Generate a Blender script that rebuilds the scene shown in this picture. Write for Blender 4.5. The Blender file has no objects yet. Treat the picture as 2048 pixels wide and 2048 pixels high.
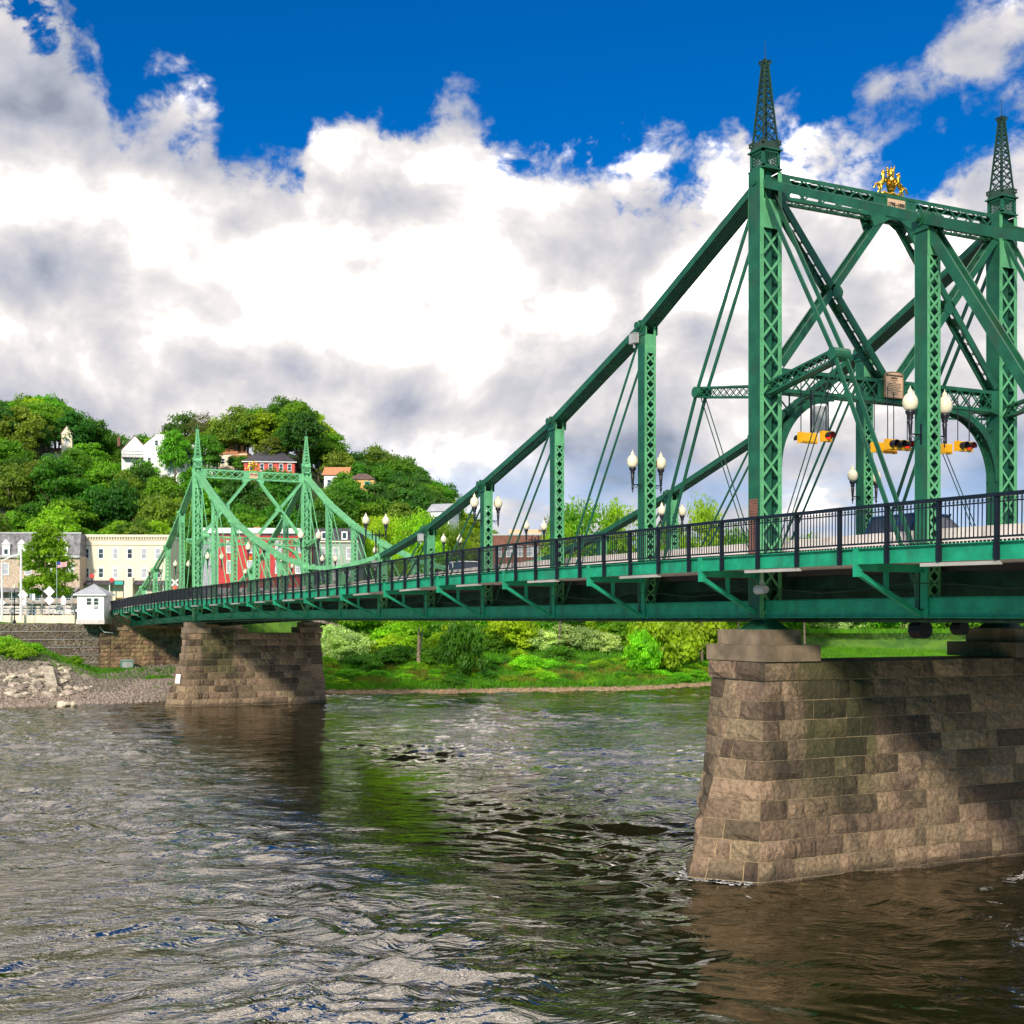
import bpy, math, random
import numpy as np
from mathutils import Vector, Matrix
R = math.radians
rnd = random.Random(7)
sc = bpy.context.scene
col = sc.collection

# ------------------------------------------------------------------ camera
YAW = 0.453
CY, SY = math.cos(YAW), math.sin(YAW)
CAMX, CAMY = -35.227, 26.828          # eye level is z = 0, the river lies 8.65 m below
WATER = -8.65
FPX = 2524.24
cam = bpy.data.objects.new('camera', bpy.data.cameras.new('camera'))
col.objects.link(cam); sc.camera = cam
cam.location = (CAMX, CAMY, 0)
cam.rotation_euler = (R(90), 0, math.atan2(-SY, CY) - R(90))
cam.data.sensor_width = 36; cam.data.lens = 36 * FPX / 2048
cam.data.shift_y = (1237.04 - 1024) / 2048
cam.data.clip_start = 0.5; cam.data.clip_end = 6000

def W(u, v, z=0.0):                    # lateral metres right, metres ahead -> world
    return Vector((CAMX + v * CY - u * SY, CAMY - v * SY - u * CY, z))
def PX(px, v, z=0.0):                  # bearing given in photograph columns
    return W((px - 1024) / FPX * v, v, z)
def HZ(py, v):
    return (1237.04 - py) / FPX * v

# ------------------------------------------------------------------ world, sun
SUN_DIR = Vector((-0.75 * math.cos(R(27)), 0.66 * math.cos(R(27)), math.sin(R(27)))).normalized()
SUN_EL = math.asin(SUN_DIR.z); SUN_AZ = math.atan2(SUN_DIR.x, SUN_DIR.y)
world = bpy.data.worlds.new('World'); sc.world = world; world.use_nodes = True
sc.view_settings.view_transform = 'Standard'
sc.view_settings.look = 'None'; sc.view_settings.exposure = 0.35; sc.view_settings.gamma = 1.0
sc.view_settings.use_curve_mapping = False
sc.cycles.max_bounces = 5; sc.cycles.diffuse_bounces = 3; sc.cycles.glossy_bounces = 3; sc.cycles.transmission_bounces = 3; sc.cycles.transparent_max_bounces = 4
sc.cycles.caustics_reflective = True; sc.cycles.caustics_refractive = False; sc.cycles.sample_clamp_indirect = 3.0; sc.cycles.blur_glossy = 0.5

class NG:
    def __init__(s, tree): s.t = tree; tree.nodes.clear()
    def n(s, typ, **kw):
        nd = s.t.nodes.new(typ)
        for k, v in kw.items(): setattr(nd, k, v)
        return nd
    def put(s, sock, v):
        if isinstance(v, bpy.types.NodeSocket): s.t.links.new(v, sock)
        elif v is not None: sock.default_value = v
    def m(s, op, a, b=None, c=None, clamp=False):
        nd = s.n('ShaderNodeMath', operation=op); nd.use_clamp = clamp
        s.put(nd.inputs[0], a)
        if b is not None: s.put(nd.inputs[1], b)
        if c is not None: s.put(nd.inputs[2], c)
        return nd.outputs[0]
    def vm(s, op, a, b=None, sc_=None):
        nd = s.n('ShaderNodeVectorMath', operation=op)
        s.put(nd.inputs[0], a)
        if b is not None: s.put(nd.inputs[1], b)
        if sc_ is not None: s.put(nd.inputs[3], sc_)
        return nd.outputs['Value'] if op in ('DOT_PRODUCT', 'LENGTH') else nd.outputs[0]
    def mix(s, f, a, b, blend='MIX'):
        nd = s.n('ShaderNodeMix', data_type='RGBA', blend_type=blend)
        s.put(nd.inputs[0], f)
        for k, v in ((6, a), (7, b)):
            s.put(nd.inputs[k], (*v, 1) if isinstance(v, tuple) and len(v) == 3 else v)
        return nd.outputs[2]
    def ss(s, x, lo, hi):
        nd = s.n('ShaderNodeMapRange', interpolation_type='SMOOTHSTEP')
        s.put(nd.inputs[0], x); s.put(nd.inputs[1], lo); s.put(nd.inputs[2], hi)
        return nd.outputs[0]
    def noise(s, vec, scale, detail=4, rough=.5, dist=0.0, out=0):
        nd = s.n('ShaderNodeTexNoise'); s.put(nd.inputs['Vector'], vec)
        nd.inputs['Scale'].default_value = scale; nd.inputs['Detail'].default_value = detail
        nd.inputs['Roughness'].default_value = rough; nd.inputs['Distortion'].default_value = dist
        return nd.outputs[out]
    def vor(s, vec, scale, feature='F1', out=0, smooth=None):
        nd = s.n('ShaderNodeTexVoronoi', feature=feature); s.put(nd.inputs['Vector'], vec)
        nd.inputs['Scale'].default_value = scale
        if smooth is not None: nd.inputs['Smoothness'].default_value = smooth
        return nd.outputs[out]
    def xyz(s, x, y, z):
        nd = s.n('ShaderNodeCombineXYZ')
        for i, v in enumerate((x, y, z)): s.put(nd.inputs[i], v)
        return nd.outputs[0]
    def ramp(s, f, stops, interp='LINEAR'):
        nd = s.n('ShaderNodeValToRGB'); r = nd.color_ramp; r.interpolation = interp
        while len(r.elements) < len(stops): r.elements.new(.5)
        for e, (p, c) in zip(r.elements, stops): e.position = p; e.color = (*c, 1)
        s.put(nd.inputs[0], f); return nd.outputs[0]

def build_world():
    g = NG(world.node_tree)
    sky = g.n('ShaderNodeTexSky', sky_type='NISHITA'); sky.sun_disc = False
    sky.sun_elevation = SUN_EL; sky.sun_rotation = SUN_AZ; sky.dust_density = .4; sky.ozone_density = 3.0
    hs = g.n('ShaderNodeHueSaturation'); hs.inputs['Saturation'].default_value = 1.55; hs.inputs['Value'].default_value = 0.85
    g.put(hs.inputs['Color'], sky.outputs[0])
    blue = g.mix(1.0, hs.outputs[0], (.16, .80, 1.06), 'MULTIPLY')
    tc = g.n('ShaderNodeTexCoord').outputs['Generated']
    sep = g.n('ShaderNodeSeparateXYZ'); g.put(sep.inputs[0], tc)
    fw = g.vm('DOT_PRODUCT', tc, (CY, -SY, 0)); rt = g.vm('DOT_PRODUCT', tc, (-SY, -CY, 0))
    az = g.m('ARCTAN2', rt, fw)                     # radians, right positive
    el = g.m('ARCSINE', sep.outputs[2])
    P = g.xyz(az, el, 0.37)
    # seam behind the viewer is hidden by sampling the noise on the direction itself there
    D = g.vm('ADD', g.vm('MULTIPLY', tc, (1.0, 1.0, 1.3)), (3.1, 1.7, 0.4))
    big = g.noise(D, 5.0, 3, .5)
    mid = g.noise(D, 11.0, 6, .62, .25)
    fine = g.noise(D, 42.0, 4, .62, .3)
    bil = g.vor(g.vm('ADD', D, g.vm('SCALE', g.noise(D, 14, 4, .6, 0, 1), None, .10)), 17.0, 'F1', 0)
    # cloud bank top as a function of bearing
    fc = g.n('ShaderNodeFloatCurve'); cv = fc.mapping.curves[0]
    pts = [(0, -120), (90, -80), (190, 20), (250, 130), (350, 140), (415, 160), (445, 235), (500, 265), (600, 290), (622, 210), (700, 185), (850, 195), (900, 165),
           (1000, 225), (1100, 255), (1290, 262), (1420, 270), (1520, 250), (1640, 262), (1760, 290), (1850, 305), (1960, 255), (2048, 205)]
    def nx(px): return (math.atan((px - 1024) / FPX) + .5)
    def ey(px, py): return math.atan((1237 - py) / FPX * math.cos(math.atan((px - 1024) / FPX)))
    P2 = [(0, ey(0, 200)), (.4, ey(-500, 200)) if False else (nx(0), ey(0, -100))] + [(nx(a), ey(a, b)) for a, b in pts[1:]] + [(1, ey(2048, 240))]
    while len(cv.points) < len(P2): cv.points.new(.5, .5)
    for q, (a, b) in zip(cv.points, sorted(P2)): q.location = (a, b)
    fc.mapping.update()
    g.put(fc.inputs[1], g.m('ADD', az, .5))
    top = fc.outputs[0]
    n1 = g.m('SUBTRACT', mid, .5); n2 = g.m('SUBTRACT', fine, .5); nb = g.m('SUBTRACT', .33, bil)
    rag = g.m('ADD', g.m('MULTIPLY', n1, .13), g.m('ADD', g.m('MULTIPLY', n2, .05), g.m('MULTIPLY', nb, .05)))
    d = g.m('ADD', g.m('SUBTRACT', top, el), rag)
    def blob(px, py, rx, ry, amp, tilt=0.0):
        a0 = math.atan((px - 1024) / FPX); e0 = ey(px, py)
        dx = g.m('SUBTRACT', az, a0); dy = g.m('SUBTRACT', el, e0)
        ct, st = math.cos(tilt), math.sin(tilt)
        ex = g.m('DIVIDE', g.m('ADD', g.m('MULTIPLY', dx, ct), g.m('MULTIPLY', dy, st)), rx / FPX)
        ez = g.m('DIVIDE', g.m('SUBTRACT', g.m('MULTIPLY', dy, ct), g.m('MULTIPLY', dx, st)), ry / FPX)
        r2 = g.m('ADD', g.m('MULTIPLY', ex, ex), g.m('MULTIPLY', ez, ez))
        return g.m('MULTIPLY', g.m('SUBTRACT', 1.0, r2), amp)
    rag2 = g.m('MULTIPLY', rag, 1.0)
    for b in ((1925, 100, 210, 85, .045, .5), (1800, 165, 95, 60, .03, .1), (1855, 235, 110, 50, .02, .1), (2090, 420, 240, 200, .03, 0)):
        d = g.m('MAXIMUM', d, g.m('ADD', g.m('MAXIMUM', blob(*b), -.2), g.m('MULTIPLY', rag2, .8)))
    # broken cloud added overhead, out of view, to brighten water and shade
    d = g.m('MAXIMUM', d, g.m('MULTIPLY', g.m('SUBTRACT', g.m('SUBTRACT', g.m('ADD', g.m('MULTIPLY', g.ss(el, .44, .56), .42), big), .52), g.m('MULTIPLY', g.ss(el, .56, .46), .5)), .7))
    # blue holes in the thin upper left
    d = g.m('SUBTRACT', d, g.m('MULTIPLY', g.m('MULTIPLY', g.ss(az, -.27, -.36), g.ss(el, .36, .43)), g.m('MULTIPLY', g.ss(mid, .46, .62), .09)))
    mask = g.ss(d, -.006, .030)
    # thin veil edges
    mask = g.m('MULTIPLY', mask, g.ss(g.m('ADD', g.m('MULTIPLY', d, 6.0), fine), .25, .62))
    # gaps low on the horizon
    lowgap = g.m('MULTIPLY', g.ss(el, .155, .06), g.ss(g.noise(g.vm('MULTIPLY', D, (1, 1, 3.2)), 6.0, 4, .6, .2), .33, .52))
    # relief shading: cloud height here against height a little towards the light
    def hgt(off):
        q = g.vm('ADD', D, off)
        w = g.vm('ADD', q, g.vm('SCALE', g.noise(q, 9, 2, .6, 0, 1), None, .16))
        return g.m('ADD', g.noise(q, 7.0, 5, .6, .2), g.m('MULTIPLY', g.vor(w, 9.0, 'F1', 0), -.40))
    L = SUN_DIR * .035 + Vector((0, 0, .02))
    rel = g.m('SUBTRACT', hgt((0, 0, 0)), hgt(tuple(L)))
    sh = g.m('ADD', .77, g.m('MULTIPLY', rel, 2.3))
    sh = g.m('ADD', sh, g.m('MULTIPLY', g.m('SUBTRACT', big, .5), .7))
    # the open, brilliant heart of the bank and its grey flanks and base
    def soft(px, py, rx, ry, amp):
        return g.m('MULTIPLY', g.ss(blob(px, py, rx, ry, 1.0), -.4, 1.0), amp)
    for b in ((560, 430, 560, 200, .22), (800, 590, 460, 160, .34), (1250, 440, 560, 190, .24), (1650, 380, 360, 120, .20), (60, 560, 180, 120, -.06), (380, 740, 600, 40, -.12),
              (1200, 700, 300, 80, -.12), (300, 280, 160, 60, -.12), (1850, 230, 170, 60, -.38), (740, 215, 110, 45, -.25), (60, 100, 200, 120, -.10)):
        sh = g.m('ADD', sh, soft(*b))
    sh = g.m('ADD', sh, g.m('MULTIPLY', g.ss(el, .20, .10), -.06))
    sh = g.m('ADD', sh, g.m('MULTIPLY', g.m('SUBTRACT', 1.0, g.ss(d, .0, .09)), -.10))
    sh = g.m('ADD', sh, g.m('MULTIPLY', g.ss(el, .44, .56), .22))  # unseen overhead cloud whitened to brighten water reflections and ambient light
    cc = g.ramp(g.m('MULTIPLY', sh, .8, clamp=True), [(0, (.27, .31, .40)), (.28, (.46, .49, .58)), (.5, (.60, .605, .66)), (.66, (.72, .71, .735)), (.80, (.86, .84, .84)), (.90, (1.1, 1.06, 1.04)), (1.0, (2.2, 2.1, 2.05))])
    lowsky = g.mix(g.ss(el, .0, .16), (.55, .74, 1.0), (.20, .45, .88))
    cc = g.mix(g.m('MULTIPLY', lowgap, .85), cc, lowsky)
    cc10 = g.mix(1.0, cc, (8.8, 8.6, 8.4), 'MULTIPLY')
    below = g.ss(el, -.002, -.02)
    out = g.mix(mask, blue, cc10)
    out = g.mix(below, out, (1.2, 1.5, 1.3))
    bg = g.n('ShaderNodeBackground'); g.put(bg.inputs[0], out); bg.inputs[1].default_value = .1
    o = g.n('ShaderNodeOutputWorld'); g.put(o.inputs[0], bg.outputs[0])
build_world()
world.cycles.sampling_method = 'MANUAL'; world.cycles.sample_map_resolution = 512

sl = bpy.data.lights.new('sun', 'SUN'); sl.energy = 3.5; sl.angle = R(5); sl.color = (1, .91, .78)
sun = bpy.data.objects.new('sun', sl); col.objects.link(sun)
sun.rotation_euler = SUN_DIR.to_track_quat('Z', 'Y').to_euler()

# ------------------------------------------------------------------ materials
def mat(name, base, rough=.6, metal=0, var=.25, vscale=1.2, bump=0.0, bscale=20, objvar=0.0, huevar=0.0, dirt=None, dscale=.7, damt=.6, spec=None, emit=None, bdist=.03, moss=False):
    m = bpy.data.materials.new(name); m.use_nodes = True
    g = NG(m.node_tree)
    geo = g.n('ShaderNodeNewGeometry').outputs['Position']
    n = g.noise(geo, vscale, 6, .6)
    lo = tuple(c * (1 - var) for c in base); hi = tuple(min(1, c * (1 + var)) for c in base)
    c = g.mix(g.ss(n, .3, .7), lo, hi)
    if dirt:
        f = g.ss(g.noise(g.vm('MULTIPLY', geo, (1, 1, .35)), dscale, 7, .65, .3), .5, .68)
        c = g.mix(g.m('MULTIPLY', f, damt), c, dirt)
    if moss:
        sp = g.n('ShaderNodeSeparateXYZ'); g.put(sp.inputs[0], geo)
        wob = g.m('MULTIPLY', g.m('SUBTRACT', g.noise(g.vm('MULTIPLY', geo, (1, 1, .25)), 1.3, 5, .7), .5), 2.4)
        yy = g.m('ADD', sp.outputs[1], wob)
        st = g.m('MULTIPLY', g.ss(yy, .1, -.5), g.ss(yy, -3.7, -3.0))
        st = g.m('MULTIPLY', g.m('MULTIPLY', st, g.ss(g.m('ADD', sp.outputs[2], wob), -7.4, -4.0)), g.ss(g.noise(geo, 1.1, 4, .7), .22, .44))
        c = g.mix(g.m('MULTIPLY', st, .85), c, (.034, .038, .009))
        c = g.mix(g.m('MULTIPLY', g.ss(sp.outputs[2], WATER + .42, WATER + .12), .65), c, (.05, .035, .022))
    if objvar or huevar:
        oi = g.n('ShaderNodeObjectInfo').outputs['Random']
        hs = g.n('ShaderNodeHueSaturation'); g.put(hs.inputs['Color'], c)
        g.put(hs.inputs['Value'], g.m('ADD', 1 - objvar, g.m('MULTIPLY', oi, 2 * objvar)))
        r2 = g.m('FRACT', g.m('MULTIPLY', oi, 17.31))
        g.put(hs.inputs['Hue'], g.m('ADD', .5 - huevar, g.m('MULTIPLY', r2, 2 * huevar)))
        c = hs.outputs[0]
    b = g.n('ShaderNodeBsdfPrincipled')
    g.put(b.inputs['Base Color'], c)
    b.inputs['Roughness'].default_value = rough; b.inputs['Metallic'].default_value = metal
    if spec is not None: b.inputs['Specular IOR Level'].default_value = spec
    if emit: b.inputs['Emission Color'].default_value = (*emit[0], 1); b.inputs['Emission Strength'].default_value = emit[1]
    if bump:
        bn = g.n('ShaderNodeBump'); bn.inputs['Strength'].default_value = bump; bn.inputs['Distance'].default_value = bdist
        g.put(bn.inputs['Height'], g.noise(geo, bscale, 6, .6)); g.put(b.inputs['Normal'], bn.outputs[0])
    o = g.n('ShaderNodeOutputMaterial'); g.put(o.inputs[0], b.outputs[0])
    return m
def leafmat(name, base, var=.35, ov=.25, hv=.02, trans=.42):
    m = bpy.data.materials.new(name); m.use_nodes = True
    g = NG(m.node_tree)
    tc = g.n('ShaderNodeTexCoord').outputs['Object']
    geo = g.n('ShaderNodeNewGeometry').outputs['Position']
    c = g.mix(g.ss(g.noise(geo, .45, 4, .6), .35, .65), tuple(x * (1 - var) for x in base), (min(1, base[0] * (1 + var) * 1.15), base[1] * (1 + var), base[2] * (1 + var * .5)))
    c = g.mix(g.m('MULTIPLY', g.ss(g.noise(geo, 5, 2, .6), .45, .7), .5), c, (base[0] * 1.5, base[1] * 1.35, base[2]))
    oi = g.n('ShaderNodeObjectInfo').outputs['Random']
    hs = g.n('ShaderNodeHueSaturation'); g.put(hs.inputs['Color'], c)
    g.put(hs.inputs['Value'], g.m('ADD', 1 - ov, g.m('MULTIPLY', oi, 2 * ov)))
    g.put(hs.inputs['Hue'], g.m('ADD', .5 - hv, g.m('MULTIPLY', g.m('FRACT', g.m('MULTIPLY', oi, 31.7)), 2 * hv)))
    d = g.n('ShaderNodeBsdfPrincipled'); g.put(d.inputs['Base Color'], hs.outputs[0]); d.inputs['Roughness'].default_value = .55; d.inputs['Specular IOR Level'].default_value = .3
    t = g.n('ShaderNodeBsdfTranslucent'); g.put(t.inputs[0], g.mix(1, hs.outputs[0], (1.3, 1.5, .6), 'MULTIPLY'))
    mx = g.n('ShaderNodeMixShader'); mx.inputs[0].default_value = trans
    g.put(mx.inputs[1], d.outputs[0]); g.put(mx.inputs[2], t.outputs[0])
    o = g.n('ShaderNodeOutputMaterial'); g.put(o.inputs[0], mx.outputs[0])
    return m
M = {}
M['dark'] = mat('dark_green_paint', (.006, .034, .017), .5, var=.3)  # darker green for the near spires
M['sunlit_green'] = mat('sunlit_green_paint', (.105, .36, .16), .55, var=.18, vscale=1.5, objvar=.06, dirt=(.05, .16, .08), dscale=1.5, damt=.4)  # green paint lightened on laced faces, sunlight put into the colour
M['green'] = mat('green_paint', (.014, .100, .050), .42, var=.22, vscale=1.7, bump=.15, bscale=30, dirt=(.035, .065, .035), dscale=1.9, damt=.55, objvar=.10)
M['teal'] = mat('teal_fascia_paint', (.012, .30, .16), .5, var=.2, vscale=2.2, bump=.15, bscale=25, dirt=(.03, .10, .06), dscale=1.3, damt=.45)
M['far_sunlit'] = mat('far_sunlit_green_paint', (.17, .50, .23), .45, var=.15, vscale=1.2, objvar=.06, dirt=(.05, .16, .08), dscale=1.0, damt=.3)  # same green on the far half, its sunlight put into a lighter colour
M['under'] = mat('dark_green_underside', (.012, .06, .040), .7, var=.4, vscale=2)  # darker green for under-deck and far-side steel
M['navy'] = mat('navy_railing_paint', (.008, .010, .017), .38, var=.2)
M['black'] = mat('black_iron', (.012, .010, .016), .4, var=.2)
M['conc'] = mat('pale_concrete', (.62, .56, .52), .85, var=.12, vscale=1.5, bump=.2, dirt=(.40, .34, .30), dscale=1.1, damt=.5)
M['asph'] = mat('asphalt', (.05, .05, .052), .9, var=.2, bump=.2)
M['globe'] = mat('cream_glass_globe', (.78, .70, .50), .22, var=.04)
M['stone'] = mat('pier_stone', (.190, .132, .082), .92, var=.34, vscale=7, bump=1.0, bscale=6, bdist=.13, moss=True, objvar=.55, huevar=.010, dirt=(.050, .036, .026), dscale=.5, damt=.88)
M['stone2'] = mat('abutment_stone', (.23, .15, .08), .9, var=.45, vscale=2.2, bump=.8, bscale=7, objvar=.4, huevar=.02, dirt=(.05, .035, .025), dscale=.35, damt=.8)
M['mortar'] = mat('pale_mortar', (.34, .25, .14), .95, var=.3, vscale=4, dirt=(.10, .075, .05), dscale=.6)
M['cap'] = mat('dressed_cap_stone', (.21, .155, .10), .85, var=.35, vscale=1.4, bump=.3, dirt=(.07, .06, .045), dscale=.8, objvar=.15)
M['gold'] = mat('gilded_metal', (.85, .50, .06), .28, 1.0, var=.15)
M['plaque'] = mat('sand_bronze_plaque', (.66, .42, .26), .7, var=.08)
M['ink'] = mat('dark_lettering', (.05, .04, .035), .6, var=.1)
M['yellow'] = mat('signal_yellow', (.86, .42, .01), .45, var=.1)
M['redlens'] = mat('lit_red_lens', (.8, .03, .02), .3, var=.05, emit=((1, .04, .02), .9))
M['darklens'] = mat('unlit_green_lens', (.01, .08, .05), .2, var=.05)
M['galv'] = mat('galvanised_grey', (.42, .42, .42), .5, var=.12, dirt=(.25, .22, .2), dscale=2)
M['striplight'] = mat('pale_grey_light_strip', (.38, .36, .33), .6, var=.15)
M['gravel'] = mat('rubble_stone_fill', (.20, .165, .13), .95, var=.5, vscale=3, bump=.5, objvar=.25, huevar=.02)
M['mud'] = mat('muddy_bank_gravel', (.24, .165, .09), .95, var=.45, vscale=2)
M['rock'] = mat('bank_rock', (.37, .31, .24), .9, var=.35, vscale=2, bump=.5, bscale=8, objvar=.5, huevar=.02)
M['white'] = mat('white_paint', (.80, .79, .76), .6, var=.05, dirt=(.5, .47, .43), dscale=.9, damt=.35)
M['cream'] = mat('cream_siding', (.80, .69, .52), .75, var=.05, vscale=.6, dirt=(.68, .56, .42), dscale=.5, damt=.4)
M['lime'] = mat('tan_masonry_wall', (.52, .40, .30), .9, var=.25, vscale=3.5, dirt=(.32, .24, .18), dscale=1.2)
M['red'] = mat('red_brick_front', (.50, .045, .045), .8, var=.12, vscale=2)
M['brick'] = mat('brown_brick', (.20, .085, .06), .9, var=.25, vscale=3)
M['greengrey'] = mat('grey_green_siding', (.36, .42, .36), .8, var=.08)
M['slate'] = mat('mottled_slate', (.17, .16, .175), .8, var=.5, vscale=1.5, dirt=(.36, .34, .33), dscale=2.2, damt=.8)
M['darkroof'] = mat('dark_shingle_roof', (.06, .055, .07), .9, var=.3)
M['brownroof'] = mat('brown_shingle_roof', (.12, .07, .06), .9, var=.3)
M['terra'] = mat('terracotta_roof', (.55, .22, .10), .85, var=.2, vscale=2)
M['orange'] = mat('orange_render', (.72, .42, .14), .8, var=.08)
M['greyroof'] = mat('grey_roof', (.34, .35, .38), .8, var=.15)
M['pane'] = mat('window_glass', (.045, .055, .075), .08, var=.3)
M['palepane'] = mat('curtained_glass', (.42, .42, .46), .15, var=.2)
M['bark'] = mat('bark', (.15, .11, .085), .95, var=.35, vscale=4, bump=.6, bscale=12)
M['palebark'] = mat('pale_bark', (.34, .24, .17), .9, var=.3, vscale=4, bump=.5, bscale=12)
M['redmetal'] = mat('red_signal', (.6, .02, .02), .5)
M['blue'] = mat('teal_banner', (.02, .42, .36), .6)
M['skyblue'] = mat('blue_awning', (.10, .30, .65), .6)
M['carblue'] = mat('dark_blue_car_paint', (.02, .06, .14), .2, var=.05)
M['carwhite'] = mat('white_car_paint', (.8, .8, .8), .2, var=.04)
M['tyre'] = mat('tyre_rubber', (.02, .02, .02), .8)
M['foam'] = mat('white_foam', (.8, .8, .78), .6, var=.1)
for k, b in (('leaf_a', (.115, .29, .012)), ('leaf_b', (.070, .21, .012)), ('leaf_c', (.24, .42, .014)), ('leaf_d', (.14, .23, .022)), ('leaf_brown', (.15, .155, .05)), ('leaf_pale', (.36, .52, .20)), ('leaf_dark', (.042, .135, .014)), ('leaf_bright', (.17, .44, .010))):
    M[k] = leafmat(k, b)
M['grass'] = leafmat('grass_blades', (.085, .25, .010), .3, .1, .01, .35)

# water
def watermat():
    m = bpy.data.materials.new('river_water'); m.use_nodes = True
    g = NG(m.node_tree); geo = g.n('ShaderNodeNewGeometry').outputs['Position']
    warp = g.vm('ADD', geo, g.vm('SCALE', g.noise(geo, .12, 3, .5, 0, 1), None, 6.0))
    rot = g.n('ShaderNodeVectorRotate', rotation_type='Z_AXIS'); g.put(rot.inputs['Vector'], warp); rot.inputs['Angle'].default_value = YAW
    st = g.vm('MULTIPLY', rot.outputs[0], (1.5, .55, 1))
    h1 = g.noise(st, .85, 3, .55, .9); h2 = g.noise(st, 3.4, 2, .5, .6); h3 = g.noise(st, .30, 2, .5, .8)
    r0 = g.n('ShaderNodeVectorRotate', rotation_type='Z_AXIS'); g.put(r0.inputs['Vector'], geo); r0.inputs['Angle'].default_value = YAW; st0 = r0.outputs[0]
    rel_ = g.vm('SUBTRACT', warp, (CAMX, CAMY, 0))
    uu_ = g.vm('DOT_PRODUCT', rel_, (-SY, -CY, 0)); vv_ = g.vm('DOT_PRODUCT', rel_, (CY, -SY, 0))
    off = g.m('ABSOLUTE', g.m('ADD', uu_, g.m('MULTIPLY', g.m('SUBTRACT', vv_, 36.0), .32)))
    wake = g.m('SUBTRACT', 1.0, g.ss(g.m('DIVIDE', off, g.m('ADD', 1.0, g.m('MULTIPLY', vv_, .05))), .45, 1.45))
    patch = g.ss(g.noise(g.vm('MULTIPLY', st0, (1.6, 1, 1)), .075, 4, .6, 1.2), .40, .60)
    h = g.m('ADD', g.m('MULTIPLY', h1, .95), g.m('ADD', g.m('MULTIPLY', h2, .26), g.m('MULTIPLY', h3, .6)))
    b = g.n('ShaderNodeBump'); b.inputs['Distance'].default_value = .5
    g.put(b.inputs['Strength'], g.m('MULTIPLY', g.m('ADD', .17, g.m('MULTIPLY', patch, .26)), g.m('SUBTRACT', 1.0, g.m('MULTIPLY', wake, .72))))
    g.put(b.inputs['Height'], h)
    p = g.n('ShaderNodeBsdfPrincipled')
    g.put(p.inputs['Base Color'], g.mix(g.ss(g.noise(geo, .06, 2), .4, .6), (.008, .007, .002), (.013, .013, .003)))
    p.inputs['Roughness'].default_value = .025; p.inputs['IOR'].default_value = 4.2; p.inputs['Specular Tint'].default_value = (1, .93, .82, 1)
    g.put(p.inputs['Normal'], b.outputs[0])
    o = g.n('ShaderNodeOutputMaterial'); g.put(o.inputs[0], p.outputs[0])
    return m
M['water'] = watermat()
def groundmat():
    m = bpy.data.materials.new('bank_ground'); m.use_nodes = True
    g = NG(m.node_tree); geo = g.n('ShaderNodeNewGeometry').outputs['Position']
    sep = g.n('ShaderNodeSeparateXYZ'); g.put(sep.inputs[0], geo)
    n = g.noise(geo, .35, 6, .65)
    zz = g.m('ADD', sep.outputs[2], g.m('MULTIPLY', g.m('SUBTRACT', n, .5), 3.0))
    gr = g.mix(g.ss(g.noise(geo, 2.5, 5, .7), .35, .65), (.16, .12, .09), (.38, .29, .20))
    grass = g.mix(g.ss(n, .4, .6), (.045, .13, .012), (.10, .21, .014))
    far = g.mix(g.ss(n, .4, .6), (.02, .05, .012), (.05, .085, .02))
    c = g.mix(g.ss(zz, -7.9, -6.9), gr, grass)
    c = g.mix(g.ss(sep.outputs[2], .5, 3.0), c, far)
    p = g.n('ShaderNodeBsdfPrincipled'); g.put(p.inputs['Base Color'], c); p.inputs['Roughness'].default_value = .95
    b = g.n('ShaderNodeBump'); b.inputs['Distance'].default_value = .3; b.inputs['Strength'].default_value = .7
    g.put(b.inputs['Height'], g.noise(geo, 3, 6, .7)); g.put(p.inputs['Normal'], b.outputs[0])
    o = g.n('ShaderNodeOutputMaterial'); g.put(o.inputs[0], p.outputs[0])
    return m
M['ground'] = groundmat()

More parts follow.
